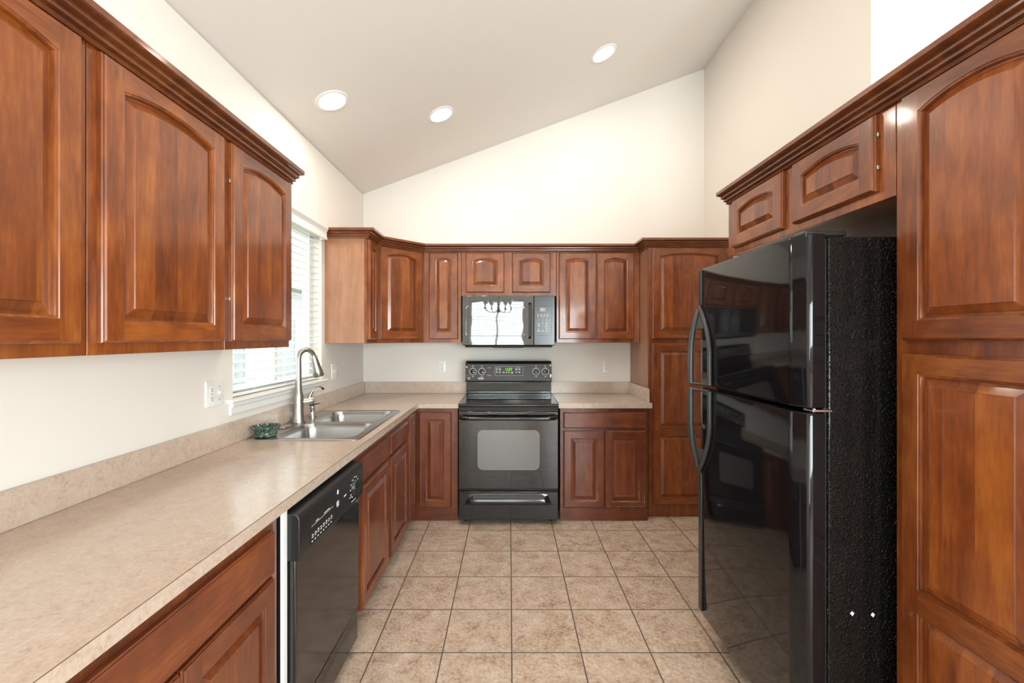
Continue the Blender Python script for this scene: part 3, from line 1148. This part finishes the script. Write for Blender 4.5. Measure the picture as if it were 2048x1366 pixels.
# marble bowl with scalloped rim
m = MB()
bx, by = -1.237, 2.222
prof = [(0.030, 0.0), (0.049, 0.0), (0.052, 0.004), (0.052, 0.024), (0.055, 0.028), (0.065, 0.039), (0.070, 0.048), (0.068, 0.050), (0.057, 0.040), (0.044, 0.025), (0.030, 0.012), (0.004, 0.009)]
rr = []
for (q, hh) in prof:
    sc = max(0.0, (hh - 0.030) / 0.026) if q > 0.05 else 0.0
    rr.append([(bx + (q + 0.0015 * sc * math.cos(14 * t)) * math.cos(t), by + (q + 0.0015 * sc * math.cos(14 * t)) * math.sin(t), zr + 0.004 + hh) for t in [2 * math.pi * k / 60 for k in range(60)]])
m.rings(rr, 0, cap0=True, cap1=True)
tag(m.build('marble_bowl', M_MARBLE), 'small dark green marble bowl at the corner of the sink', 'bowl')

# ------------------------------------------------------------------ range
RC = -0.008
rg = thing('electric_range', 'black freestanding electric range with glass cooktop under the microwave', 'stove', (RC, 3.33, 0))
X = lambda a: RC + a
MB().box(X(-0.379), X(0.379), 3.337, 3.955, 0.040, 0.892).build('body', M_SATIN, rg, bevel=0.003)
m = MB()
m.prism([(3.318, 0.8925), (3.312, 0.898), (3.312, 0.908), (3.320, 0.9165), (3.862, 0.9165), (3.862, 0.8925)], 'x', X(-0.3805), X(0.3805))
ckt = m.build('cooktop', M_RANGE, rg, bevel=0.002)
MB().box(X(-0.352), X(0.352), 3.345, 3.842, 0.9155, 0.9178).build('glass_surface', M_GLASSBLK, ckt, bevel=0.001)
for (bx_, by_, br_) in ((-0.19, 3.46, 0.105), (0.19, 3.46, 0.085), (-0.19, 3.72, 0.080), (0.19, 3.72, 0.10)):
    MB().lathe([(br_, 0.9179), (br_ + 0.002, 0.9180), (br_ + 0.002, 0.9179)], (X(bx_), by_, 0), 40, cap0=False, cap1=False).build('burner_ring', M_CTRL, ckt)
MB().box(X(-0.377), X(0.377), 3.326, 3.3365, 0.866, 0.8922).build('front_trim', M_DULL, rg, smooth=0)
# oven door with window, vents and bar handle
m = MB()
m.box(X(-0.376), X(0.376), 3.300, 3.3365, 0.277, 0.862)
od = m.build('oven_door', M_GLASSBLK, rg, bevel=0.004)
m = MB()
ww = [(p[0], 3.2992, p[1]) for p in [(q[0], q[1]) for q in rrect(X(-0.233), X(0.235), 0.420, 0.722, 0.040, 0)]]
m.rings([[(p[0], 3.3005, p[2]) for p in ww], ww], 0, cap0=True, cap1=True)
m.build('oven_window', M_OVENWIN, od, smooth=0)
m = MB()
for (xa, xb) in ((-0.346, -0.158), (-0.085, 0.068), (0.145, 0.335)):
    for zz in (0.8445, 0.8355):
        m.box(X(xa), X(xb), 3.2993, 3.3005, zz, zz + 0.0042)
m.build('vent_slots', M_DULL, od, smooth=0)
m = MB()
hp = [(X(-0.357), 3.300, 0.822), (X(-0.352), 3.276, 0.822), (X(-0.335), 3.258, 0.819), (X(-0.29), 3.252, 0.817), (X(0.29), 3.252, 0.817), (X(0.335), 3.258, 0.819), (X(0.352), 3.276, 0.822), (X(0.357), 3.300, 0.822)]
m.tube(hp, [0.019, 0.019, 0.0175, 0.0145, 0.0145, 0.0175, 0.019, 0.019], 16)
m.build('handle', M_RANGE, od)
# storage drawer with scooped pull
m = MB()
m.box(X(-0.376), X(0.376), 3.300, 3.3365, 0.042, 0.258)
dr = m.build('storage_drawer', M_RANGE, rg, bevel=0.006)
m = MB()
rows = []
for (z, out, hw) in ((0.240, 0.000, 0.300), (0.230, 0.003, 0.300), (0.216, 0.010, 0.304), (0.198, 0.017, 0.312), (0.180, 0.021, 0.320), (0.169, 0.019, 0.326), (0.161, 0.010, 0.334), (0.157, 0.0, 0.340)):
    row = []
    for k in range(25):
        t = -1 + 2 * k / 24
        fall = min(1.0, (1 - abs(t)) / 0.12)
        row.append((X(hw * t), 3.2995 - out * math.sin(fall * H), z))
    rows.append(row)
m.rings(rows, 0, closed=False)
m.build('pull_lip', M_RANGE, dr)
for (fx_, fy_) in ((-0.33, 3.40), (0.33, 3.40), (-0.33, 3.90), (0.33, 3.90)):
    MB().lathe([(0.016, 0.0008), (0.018, 0.004), (0.018, 0.016), (0.010, 0.018), (0.010, 0.041)], (X(fx_), fy_, 0), 14).build('leveling_foot', M_DULL, rg)
# back guard
m = MB()
m.prism([(3.795, 0.9178), (3.803, 0.9178), (3.803, 0.930), (3.815, 0.936), (3.815, 0.952), (3.806, 0.958), (3.820, 1.036), (3.95, 1.036), (3.95, 0.9178)], 'x', X(-0.366), X(0.366))
m.build('rear_vent_panel', M_RANGE, rg, smooth=20)
m = MB()
A0, A1 = Vector((0, 3.744, 1.049)), Vector((0, 3.776, 1.202))
m.prism([(3.762, 1.0365), (3.748, 1.039), (A0.y, A0.z), (A1.y, A1.z), (3.786, 1.213), (3.80, 1.2165), (3.95, 1.2165), (3.95, 1.0365)], 'x', X(-0.3705), X(0.3705))
cp = m.build('control_panel', M_RANGE, rg, bevel=0.004)
tl = math.atan2(A1.y - A0.y, A1.z - A0.z)
FACE = T(RC, A0.y, A0.z) @ Matrix.Rotation(-tl, 4, 'X')      # local x right, z up the tilted face, -y outwards
LF = (A1 - A0).length


def onface(x, z, y=0.0):
    return FACE @ T(x, y, z)


m = MB()
fr_ = [(p[0], 0, p[1]) for p in rrect(-0.355, 0.355, 0.005, LF - 0.012, 0.008, 0)]
m.rings([[(p[0], 0.0005, p[2]) for p in fr_], [(p[0], -0.0012, p[2]) for p in fr_]], 0, cap0=True, cap1=True)
m.build('control_face', M_CTRL, cp, FACE, smooth=0)
ZK = 0.080
for kx in (-0.3145 + 0.008, -0.237 + 0.008, 0.2287 + 0.008, 0.3077 + 0.008):
    K = onface(kx, ZK)
    m = MB()
    m.lathe([(0.0245, -0.0018), (0.0245, -0.006), (0.0215, -0.010), (0.0200, -0.017), (0.012, -0.019)], (0, 0, 0), 24, 'y')
    m.box(-0.0052, 0.0052, -0.0285, -0.017, -0.0205, 0.0205)
    kn = m.build('knob', M_GLASSBLK, cp, K, bevel=0.0012, seg=1)
    m = MB()
    m.rings([[(0.0262 * math.cos(2 * math.pi * k / 40), y, 0.0262 * math.sin(2 * math.pi * k / 40)) for k in range(40)] for y in (-0.0012, -0.0017)] +
            [[(0.0285 * math.cos(2 * math.pi * k / 40), y, 0.0285 * math.sin(2 * math.pi * k / 40)) for k in range(40)] for y in (-0.0017, -0.0012)], 0)
    for k in range(12):
        a = math.radians(-90 + 30 * k)
        if k == 6:
            continue
        cx, cz = 0.0312 * math.cos(a), 0.0312 * math.sin(a)
        m.box(cx - 0.0016, cx + 0.0016, -0.0017, -0.0012, cz - 0.0016, cz + 0.0016)
    m.box(-0.005, 0.005, -0.0017, -0.0012, 0.0300, 0.0335)
    m.box(-0.0075, 0.0075, -0.0017, -0.0012, -0.0445, -0.0410)
    m.box(-0.0055, 0.0055, -0.0017, -0.0012, 0.0445, 0.0495)
    m.build('dial_marking', M_MARK, cp, K, smooth=0)
m = MB()
dp = [(p[0], 0, p[1]) for p in rrect(-0.119, 0.125, 0.044, 0.123, 0.010, 0)]
dpi = [(p[0], 0, p[1]) for p in rrect(-0.117, 0.123, 0.046, 0.121, 0.009, 0)]
m.rings([[(p[0], -0.001, p[2]) for p in dp], [(p[0], -0.0022, p[2]) for p in dp], [(p[0], -0.0022, p[2]) for p in dpi]], 0)
m.build('display_border', M_GREY, cp, FACE, smooth=0)
m = MB()
m.rings([[(p[0], -0.001, p[2]) for p in dpi], [(p[0], -0.0018, p[2]) for p in dpi]], 0, cap0=True, cap1=True)
m.build('display_window', M_SATIN, cp, FACE, smooth=0)
text('clock_digits', '1237', 0.032, onface(0.000, 0.0975, -0.0022), M_GREEN, cp)
for (kx, kz, kw, kh) in [(-0.102, 0.098, 0.016, 0.012), (-0.075, 0.098, 0.018, 0.013), (-0.102, 0.075, 0.015, 0.012), (-0.075, 0.077, 0.017, 0.008), (-0.042, 0.073, 0.014, 0.013),
                         (-0.018, 0.072, 0.012, 0.011), (0.003, 0.072, 0.013, 0.011), (0.030, 0.070, 0.014, 0.017), (0.067, 0.098, 0.017, 0.013), (0.094, 0.098, 0.017, 0.011), (0.067, 0.075, 0.017, 0.009), (0.094, 0.074, 0.015, 0.013)]:
    MB().prism([(kx - kw / 2, kz - kh / 2), (kx + kw / 2, kz - kh / 2), (kx + kw / 2, kz + kh / 2), (kx - kw / 2, kz + kh / 2)], 'y', -0.0022, -0.0017).build('touch_key', M_GREY, cp, FACE, smooth=0)
for (xa, xb, za, zb_) in ((-0.11, -0.068, 0.110, 0.1135), (0.060, 0.10, 0.110, 0.1135), (-0.084, -0.066, 0.064, 0.067)):
    MB().box(xa, xb, -0.0022, -0.0017, za, zb_).build('key_legend', M_GREY, cp, FACE, smooth=0)
for (xa, xb, za, zb_) in ((-0.181, -0.149, 0.1115, 0.1135), (-0.183, -0.149, 0.0445, 0.0465)):
    MB().box(xa, xb, -0.0018, -0.0012, za, zb_).build('indicator_line', M_MARK, cp, FACE, smooth=0)
for (xa, xb, za, zb_) in ((-0.170, -0.160, 0.098, 0.106), (-0.172, -0.158, 0.050, 0.058)):
    MB().box(xa, xb, -0.0018, -0.0012, za, zb_).build('indicator_lamp', M_RED, cp, FACE, smooth=0)


def emblem(parent, M, r, mat):
    """round badge with two curled script letters"""
    m = MB()
    ring = lambda q, y: [(q * math.cos(2 * math.pi * k / 32), y, q * math.sin(2 * math.pi * k / 32)) for k in range(32)]
    m.rings([ring(r, 0), ring(r, -0.0008), ring(r * 0.84, -0.0008), ring(r * 0.84, 0)], 0)
    for (cx, cz, q, a0, a1) in ((-0.28, 0.22, 0.30, 20, 330), (-0.20, -0.30, 0.28, -200, 120), (0.30, 0.25, 0.26, 30, 260), (0.30, -0.22, 0.30, 100, 340)):
        pts = [(r * (cx + q * math.cos(math.radians(a0 + (a1 - a0) * k / 12))), -0.0006, r * (cz + q * math.sin(math.radians(a0 + (a1 - a0) * k / 12)))) for k in range(13)]
        m.tube(pts, r * 0.07, 5)
    return m.build('round_emblem', mat, parent, M)


emblem(cp, onface(-0.338, 0.021, -0.0013), 0.0095, M_MARK)
m = MB()
el = [(0.026 * math.cos(2 * math.pi * k / 28), 0, 0.0085 * math.sin(2 * math.pi * k / 28)) for k in range(28)]
m.rings([el, [(p[0], -0.0008, p[2]) for p in el], [(p[0] * 0.9, -0.0008, p[2] * 0.78) for p in el], [(p[0] * 0.9, 0, p[2] * 0.78) for p in el]], 0)
for k in range(7):
    m.box(-0.0175 + 0.005 * k, -0.0142 + 0.005 * k, -0.0008, 0, -0.0032, 0.0030 if k % 3 else 0.0046)
m.build('oval_badge', M_MARK, cp, onface(-0.236, 0.020, -0.0013), smooth=0)

# ------------------------------------------------------------------ microwave
mw = thing('microwave_oven', 'black over-the-range microwave with a mirror-like door reflecting a window', 'microwave', (RC, 3.60, 1.342))
MX0, MX1 = -0.389, 0.374
MB().box(MX0 + 0.004, MX1 - 0.004, 3.622, 3.984, 1.352, 1.766).build('body', M_SATIN, mw, bevel=0.004)
m = MB()
m.box(MX0 + 0.02, MX1 - 0.02, 3.628, 3.97, 1.338, 1.3515)
m.box(-0.13, 0.11, 3.612, 3.64, 1.334, 1.3515)
m.build('bottom_vent', M_DULL, mw, bevel=0.004)
SPLIT = 0.199
MD = T(MX0, 3.620, 1.356) @ Matrix.Rotation(math.radians(0.7), 4, 'X')
wd, hd = SPLIT - MX0, 0.408
m = MB()
m.box(0, wd, -0.018, 0, 0, hd)
dm = m.build('door', M_MICRO, mw, MD, bevel=0.004)
m = MB()
wr = [(p[0], 0, p[1]) for p in rrect(0.030, wd - 0.075, 0.075, hd - 0.085, 0.02, 0)]
wr2 = [(p[0], 0, p[1]) for p in rrect(0.034, wd - 0.079, 0.079, hd - 0.089, 0.018, 0)]
m.rings([[(p[0], -0.0178, p[2]) for p in wr], [(p[0], -0.0190, p[2]) for p in wr], [(p[0], -0.0186, p[2]) for p in wr2]], 0, cap1=True)
m.build('window', M_MICRO, dm, MD, smooth=0)
m = MB()
hx = wd - 0.032
m.prism([(-0.018, 0.052), (-0.052, 0.070), (-0.052, hd - 0.075), (-0.018, hd - 0.055), (-0.018, hd - 0.080), (-0.036, hd - 0.092), (-0.036, 0.086), (-0.018, 0.076)], 'x', hx - 0.013, hx + 0.013)
m.build('handle', M_GLASSBLK, dm, MD, bevel=0.004)
m = MB()
m.box(SPLIT + 0.002, MX1, 3.603, 3.620, 1.356, 1.764)
pn = m.build('control_panel', M_MICROPANEL, mw, bevel=0.004)
PM = T(0, 3.6028, 0)
m = MB()
m.box(0.212, 0.348, -0.0006, 0.0, 1.6795, 1.6812)
m.box(0.346, 0.3475, -0.0006, 0.0, 1.438, 1.680)
m.box(0.214, 0.347, -0.0006, 0.0, 1.436, 1.4372)
m.build('panel_outline', M_DULL, pn, PM, smooth=0)
MB().box(0.252, 0.297, -0.001, 0.0, 1.6365, 1.663).build('display', M_LCD, pn, PM, smooth=0)
text('display_digits', '1:17', 0.026, PM @ T(0.2745, -0.0013, 1.650), M_SATIN, pn)
m = MB()
for i in range(4):
    xx = 0.236 + 0.0255 * i
    m.box(xx - 0.007, xx + 0.007, -0.0006, 0, 1.6115, 1.6145)
    m.box(xx - 0.008, xx + 0.008, -0.0006, 0, 1.5965, 1.6015)
for (xx, zz, kw) in [(0.240, 1.532, 0.016), (0.305, 1.5325, 0.016), (0.305, 1.513, 0.016), (0.240, 1.514, 0.014), (0.305, 1.4905, 0.009), (0.240, 1.490, 0.010), (0.240, 1.4735, 0.018), (0.272, 1.4735, 0.014), (0.305, 1.4735, 0.016)]:
    m.box(xx - kw / 2, xx + kw / 2, -0.0006, 0, zz - 0.003, zz + 0.003)
m.build('key_legends', M_MARK, pn, PM, smooth=0)
for i, ch in enumerate(['1', '2', '3', '4', '5', '6', '7', '8', '9']):
    text('key_digit', ch, 0.0135, PM @ T((0.240, 0.272, 0.305)[i % 3], -0.0006, 1.5805 - 0.0172 * (i // 3)), M_MARK, pn)
text('key_digit', '0', 0.0135, PM @ T(0.272, -0.0006, 1.529), M_MARK, pn)

# ------------------------------------------------------------------ refrigerator
fg = thing('refrigerator', 'tall black top-freezer refrigerator with glossy doors under the right cabinet', 'refrigerator', (1.3, 1.72, 0))
m = MB()
m.box(0.9935, 1.690, 1.363, 2.085, 0.030, 1.735)
m.build('body', M_FSIDE, fg, bevel=0.005, seg=3)
MB().box(0.9835, 0.9930, 1.372, 2.078, 0.12, 1.730).build('gasket', M_DULL, fg, smooth=0)
PLAN = [(0.983, 2.088), (0.930, 2.090), (0.915, 2.086), (0.907, 2.074), (0.905, 2.05), (0.905, 1.420), (0.9065, 1.407), (0.910, 1.3995), (0.9245, 1.3670), (0.9285, 1.3615), (0.935, 1.3585), (0.946, 1.3580), (0.983, 1.3620)]


def fdoor(name, z0, z1):
    m = MB()
    rr = []
    for (ins, z) in ((0.010, z0), (0.003, z0 + 0.003), (0.0, z0 + 0.010), (0.0, z1 - 0.010), (0.003, z1 - 0.003), (0.010, z1)):
        rr.append([(0.983 - (0.983 - x) * (1 - ins / 0.078), 1.724 + (y - 1.724) * (1 - ins / 0.5), z) for (x, y) in PLAN])
    m.rings(rr, 0, cap0=True, cap1=True)
    return m.build(name, M_FRIDGE, fg, smooth=30)


fz = fdoor('freezer_door', 1.198, 1.745)
fd = fdoor('fresh_food_door', 0.117, 1.186)


def fhandle(parent, zp, za, zw):
    """wishbone handle: zp point end, za where the two legs part, zw wide end"""
    s = 1 if zp > zw else -1
    L_ = abs(zp - zw)
    m = MB()
    outer, inner = [], []
    for k in range(15):
        t = k / 14
        e = math.sin(min(1.0, t / 0.62) * H) ** 0.9
        z = zp - s * L_ * t
        outer.append((0.902 - 0.046 * e, 2.076 - 0.010 * e, z))
        inner.append((0.900 - 0.004 * e, 2.072 - 0.112 * e, z))
    m.tube(outer, [0.010 + 0.0045 * min(1, k / 5) for k in range(15)], 10)
    m.tube(inner, [0.011] * 15, 10)
    # web where the legs leave the point, and the bar across the wide end
    m.tube([outer[-1], ((outer[-1][0] + inner[-1][0]) / 2 + 0.004, (outer[-1][1] + inner[-1][1]) / 2, outer[-1][2]), inner[-1]], [0.009, 0.006, 0.008], 10)
    m.add([outer[1], outer[4], inner[4], inner[1]], [(0, 1, 2, 3)])
    return m.build('handle', M_HANDLE, parent)


fhandle(fz, 1.565, 1.50, 1.206)
fhandle(fd, 0.795, 0.87, 1.178)
m = MB()
m.box(0.8985, 0.9065, 2.052, 2.083, 1.575, 1.738)
m.build('edge_trim', M_HANDLE, fz, bevel=0.003)
m = MB()
m.box(0.8985, 0.9065, 2.052, 2.083, 0.135, 0.785)
m.build('edge_trim', M_HANDLE, fd, bevel=0.003)
m = MB()
m.box(0.925, 1.06, 1.372, 1.43, 1.7365, 1.757)
m.build('hinge_cover', M_SATIN, fg, bevel=0.008)
m = MB()
m.box(0.940, 1.000, 1.356, 1.40, 1.1885, 1.1955)
m.lathe([(0.006, 1.1865), (0.006, 1.1975)], (0.955, 1.372, 0), 12)
m.build('center_hinge', M_CHROME, fg, bevel=0.001)
MB().box(1.0, 1.02, 1.40, 2.05, 0.02, 0.11).build('toe_grille', M_DULL, fg, smooth=0)
m = MB()
for (x, y) in ((1.05, 1.42), (1.05, 2.03), (1.62, 1.42), (1.62, 2.03)):
    m = MB()
    m.lathe([(0.018, 0.0008), (0.018, 0.0305)], (x, y, 0), 12)
    m.build('leveling_foot', M_DULL, fg)
for (x, z) in ((1.066, 0.560), (1.130, 0.556)):
    MB().add([(x - 0.006, 1.3622, z), (x + 0.003, 1.3622, z - 0.008), (x + 0.008, 1.3622, z + 0.002), (x, 1.3622, z + 0.008)], [(0, 1, 2, 3)]).build('paint_chip', M_MARK, fg, smooth=0)

# ------------------------------------------------------------------ dishwasher
dw = thing('dishwasher', 'black built-in dishwasher with a slanted control panel in the left counter run', 'dishwasher', (-0.70, 1.708, 0))
DY0, DY1 = 1.404, 2.012
MB().box(-1.29, -0.724, DY0 + 0.004, DY1 - 0.004, 0.105, 0.868).build('tub', M_DULL, dw, smooth=0)
o = MB().box(-0.724, -0.7125, 1.382, DY0 - 0.002, 0.02, 0.868).build('side_flange', M_WHITE, dw, smooth=0)
o['label'] = 'white side flange'
m = MB()
m.box(-0.722, -0.690, DY0 + 0.008, DY1 - 0.006, 0.196, 0.706)
dd = m.build('door', gloss_black('dishwasher_gloss', rough=0.12, col=(0.012, 0.011, 0.011), spec=0.7), dw, bevel=0.004)
m = MB()
m.prism([(-0.735, 0.700), (-0.678, 0.700), (-0.674, 0.704), (-0.674, 0.834), (-0.679, 0.845), (-0.690, 0.852), (-0.735, 0.854)], 'y', DY0, DY1)
dc = m.build('control_panel', M_SATIN, dw, bevel=0.003)
MB().box(-0.722, -0.697, DY0 + 0.008, DY1 - 0.006, 0.045, 0.183).build('kick_panel', M_RANGE, dw, bevel=0.003)
MB().box(-0.80, -0.74, DY0 + 0.01, DY1 - 0.01, 0.0008, 0.103).build('base_frame', M_DULL, dw, smooth=0)
DP = T(-0.6745, 0, 0)
m = MB()
m.box(-0.0006, 0.0010, 1.475, 1.700, 0.716, 0.800)
m.build('button_inset', M_DULL, dc, DP, smooth=0)
m = MB()
for k in range(8):
    y = 1.490 + 0.0225 * k
    m.box(0.001, 0.0015, y, y + 0.009, 0.722, 0.726)
    m.box(0.001, 0.0015, y, y + 0.013, 0.736, 0.739)
    m.box(0.001, 0.0015, y + 0.002, y + 0.013, 0.743, 0.7465 + 0.001 * (k % 3))
m.box(0.001, 0.0015, 1.488, 1.672, 0.775, 0.7762)
m.box(0.001, 0.0015, 1.522, 1.545, 0.780, 0.783)
m.box(0.001, 0.0015, 1.590, 1.640, 0.780, 0.783)
m.box(0.001, 0.0015, 1.780, 1.805, 0.770, 0.776)
m.build('button_legends', M_MARK, dc, DP, smooth=0)
emblem(dc, T(-0.6742, 1.717, 0.768) @ Matrix.Rotation(H, 4, 'Z'), 0.0125, M_MARK)
m = MB()
m.lathe([(0.034, -0.0005), (0.032, 0.006), (0.030, 0.014), (0.012, 0.015)], (-0.674, 1.900, 0.772), 24, 'x')
m.box(-0.660, -0.648, 1.871, 1.929, 0.768, 0.776)
m.build('dial', M_SATIN, dc)
m = MB()
for k in range(11):
    a = math.radians(-60 + 30 * k)
    y, z = 1.900 + 0.047 * math.cos(a), 0.772 + 0.042 * math.sin(a)
    m.box(0.0, 0.0012, y - 0.005, y + 0.005, z - 0.002, z + 0.002)
m.box(0.0, 0.0012, 1.865, 1.915, 0.716, 0.719)
m.box(0.0, 0.0012, 1.84, 1.87, 0.741, 0.7435)
m.build('dial_legends', M_MARK, dc, DP, smooth=0)
MB().box(-0.6755, -0.6725, 1.712, 1.722, 0.806, 0.822).build('latch_window', M_WHITE, dc, smooth=0)


# ------------------------------------------------------------------ outlet and switch plates
def plate(name, label, loc, rot, w, h, items, cat):
    r = thing(name, label, cat, loc, rot)
    R = W[r.name]
    m = MB()
    m.rings([rrect(-w / 2, w / 2, -h / 2, h / 2, 0.005, 0), rrect(-w / 2 + 0.001, w / 2 - 0.001, -h / 2 + 0.001, h / 2 - 0.001, 0.005, 0.004), rrect(-w / 2 + 0.005, w / 2 - 0.005, -h / 2 + 0.005, h / 2 - 0.005, 0.004, 0.0062)], 0, cap0=True, cap1=True)
    m.v = [(x, -z - 0.0006, y) for (x, y, z) in m.v]
    m.build('cover', M_WHITE, r, R, smooth=30)
    for (kind, x) in items:
        if kind == 'outlet':
            for s in (-1, 1):
                m = MB()
                m.rings([[(x + 0.0165 * math.cos(t) * (1 if abs(math.cos(t)) < 0.86 else 0.95), y, s * 0.0197 + 0.0140 * math.sin(t)) for t in [2 * math.pi * k / 24 for k in range(24)]] for y in (-0.0062, -0.0088)], 0, cap0=True, cap1=True)
                ro = m.build('receptacle', M_WHITE, r, R, bevel=0.0008, seg=1)
                m = MB()
                m.box(x - 0.0075, x - 0.0055, -0.0093, -0.0086, s * 0.0197 - 0.002, s * 0.0197 + 0.0065)
                m.box(x + 0.0055, x + 0.0075, -0.0093, -0.0086, s * 0.0197 - 0.001, s * 0.0197 + 0.0055)
                m.lathe([(0.0027, -0.0093), (0.0027, -0.0086)], (x, 0, s * 0.0197 - 0.0075), 10, 'y')
                m.build('slots', M_SLOT, ro, R, smooth=0)
            MB().lathe([(0.0026, -0.0082), (0.003, -0.0066)], (x, 0, 0), 10, 'y').build('screw', M_NICKEL, r, R)
        else:
            m = MB()
            m.prism([(-0.0062, -0.011), (-0.0085, -0.011), (-0.0085, 0.011), (-0.0062, 0.011)], 'x', x - 0.0052, x + 0.0052)
            m.prism([(-0.0085, -0.004), (-0.019, 0.002), (-0.020, 0.007), (-0.0085, 0.006)], 'x', x - 0.0042, x + 0.0042)
            m.build('toggle', M_WHITE, r, R, bevel=0.0008, seg=1)
            for zz in (-0.030, 0.030):
                MB().lathe([(0.0026, -0.0082), (0.003, -0.0066)], (x, 0, zz), 10, 'y').build('screw', M_NICKEL, r, R)
    return r


plate('outlet_plate', 'wide white plate with outlet and toggle switch left of the window', (XL, 1.972, 1.168), 90, 0.124, 0.118, [('outlet', -0.024), ('switch', 0.026)], 'outlet')
plate('outlet_plate', 'white switch plate right of the window below the corner cabinet', (XL, 3.325, 1.163), 90, 0.118, 0.122, [('switch', -0.024), ('outlet', 0.025)], 'outlet')
plate('outlet_plate', 'white duplex outlet on the back wall left of the range', (-0.613, YB, 1.157), 0, 0.072, 0.118, [('outlet', 0)], 'outlet')
plate('outlet_plate', 'white duplex outlet on the back wall right of the range', (0.886, YB, 1.152), 0, 0.072, 0.118, [('outlet', 0)], 'outlet')


# ------------------------------------------------------------------ recessed ceiling lamps
def can(label, x, y):
    r = thing('recessed_light', label, 'ceiling light', (x, y, zc(x)), group='recessed ceiling lights')
    Mx = T(x, y, zc(x)) @ Matrix.Rotation(-math.atan(0.3669), 4, 'Y')
    m = MB()
    m.lathe([(0.099, -0.0006), (0.099, -0.003), (0.094, -0.006), (0.080, -0.006), (0.076, -0.002)], (0, 0, 0), 40, cap0=False, cap1=False)
    m.build('trim_ring', M_TRIM, r, Mx)
    m = MB()
    m.lathe([(0.0765, -0.0015), (0.0765, -0.0035), (0.06, -0.0065), (0.03, -0.0075)], (0, 0, 0), 40)
    m.build('lens', M_LENS, r, Mx)
    d = bpy.data.lights.new('lamp', 'AREA')
    d.shape = 'DISK'
    d.size = 0.14
    d.energy = 5.5
    d.color = (1.0, 0.90, 0.76)
    o = bpy.data.objects.new('lamp', d)
    COL.objects.link(o)
    place(o, r, Mx @ T(0, 0, -0.012))
    return r


can('round lit ceiling light nearest the left wall', -1.058, 2.607)
can('round lit ceiling light in the middle of the sloped ceiling', -0.496, 3.170)
can('round lit ceiling light highest on the slope towards the right wall', 0.677, 3.153)

can('added round fill light over the middle of the room, outside the picture', -0.62, 1.20)  # this and the next two are unseen lamps added to even out the light
can('added round fill light over the right cabinets, outside the picture', 0.70, 1.20)
can('added round fill light behind the camera position', 0.10, -0.60)

# ------------------------------------------------------------------ chandelier (shows in the microwave door)
ch = thing('chandelier', 'bronze five-arm chandelier reflected in the microwave door', 'chandelier', (-0.23, -1.95, 1.80))
cx, cy = -0.23, -1.95
MB().lathe([(0.006, 1.78), (0.03, 1.80), (0.045, 1.83), (0.02, 1.87), (0.035, 1.93), (0.018, 1.98), (0.03, 2.03), (0.012, 2.07), (0.008, 2.12)], (cx, cy, 0), 20).build('hub', M_BRASS, ch)
MB().tube([(cx, cy, 2.11), (cx, cy, zc(cx) - 0.02)], 0.005, 8).build('chain', M_BRASS, ch)
MB().lathe([(0.06, zc(cx) - 0.03), (0.05, zc(cx) - 0.055)], (cx, cy, 0), 20).build('canopy', M_BRASS, ch)
for k in range(5):
    a = 2 * math.pi * k / 5 + 0.3
    ca, sa = math.cos(a), math.sin(a)
    pth = [(cx + ca * q, cy + sa * q, z) for (q, z) in ((0.02, 1.87), (0.09, 1.815), (0.17, 1.80), (0.24, 1.83), (0.27, 1.89))]
    arm = MB().tube(pth, 0.007, 8).build('arm', M_BRASS, ch)
    px, py = cx + ca * 0.27, cy + sa * 0.27
    MB().lathe([(0.022, 1.885), (0.026, 1.895), (0.013, 1.90), (0.013, 1.96)], (px, py, 0), 14).build('candle_cup', M_BRASS, arm)
    MB().lathe([(0.03, 1.95), (0.05, 2.0), (0.065, 2.06), (0.063, 2.06), (0.047, 2.0), (0.028, 1.952)], (px, py, 0), 20, cap0=False, cap1=False).build('lamp_shade', M_SHADE, arm)
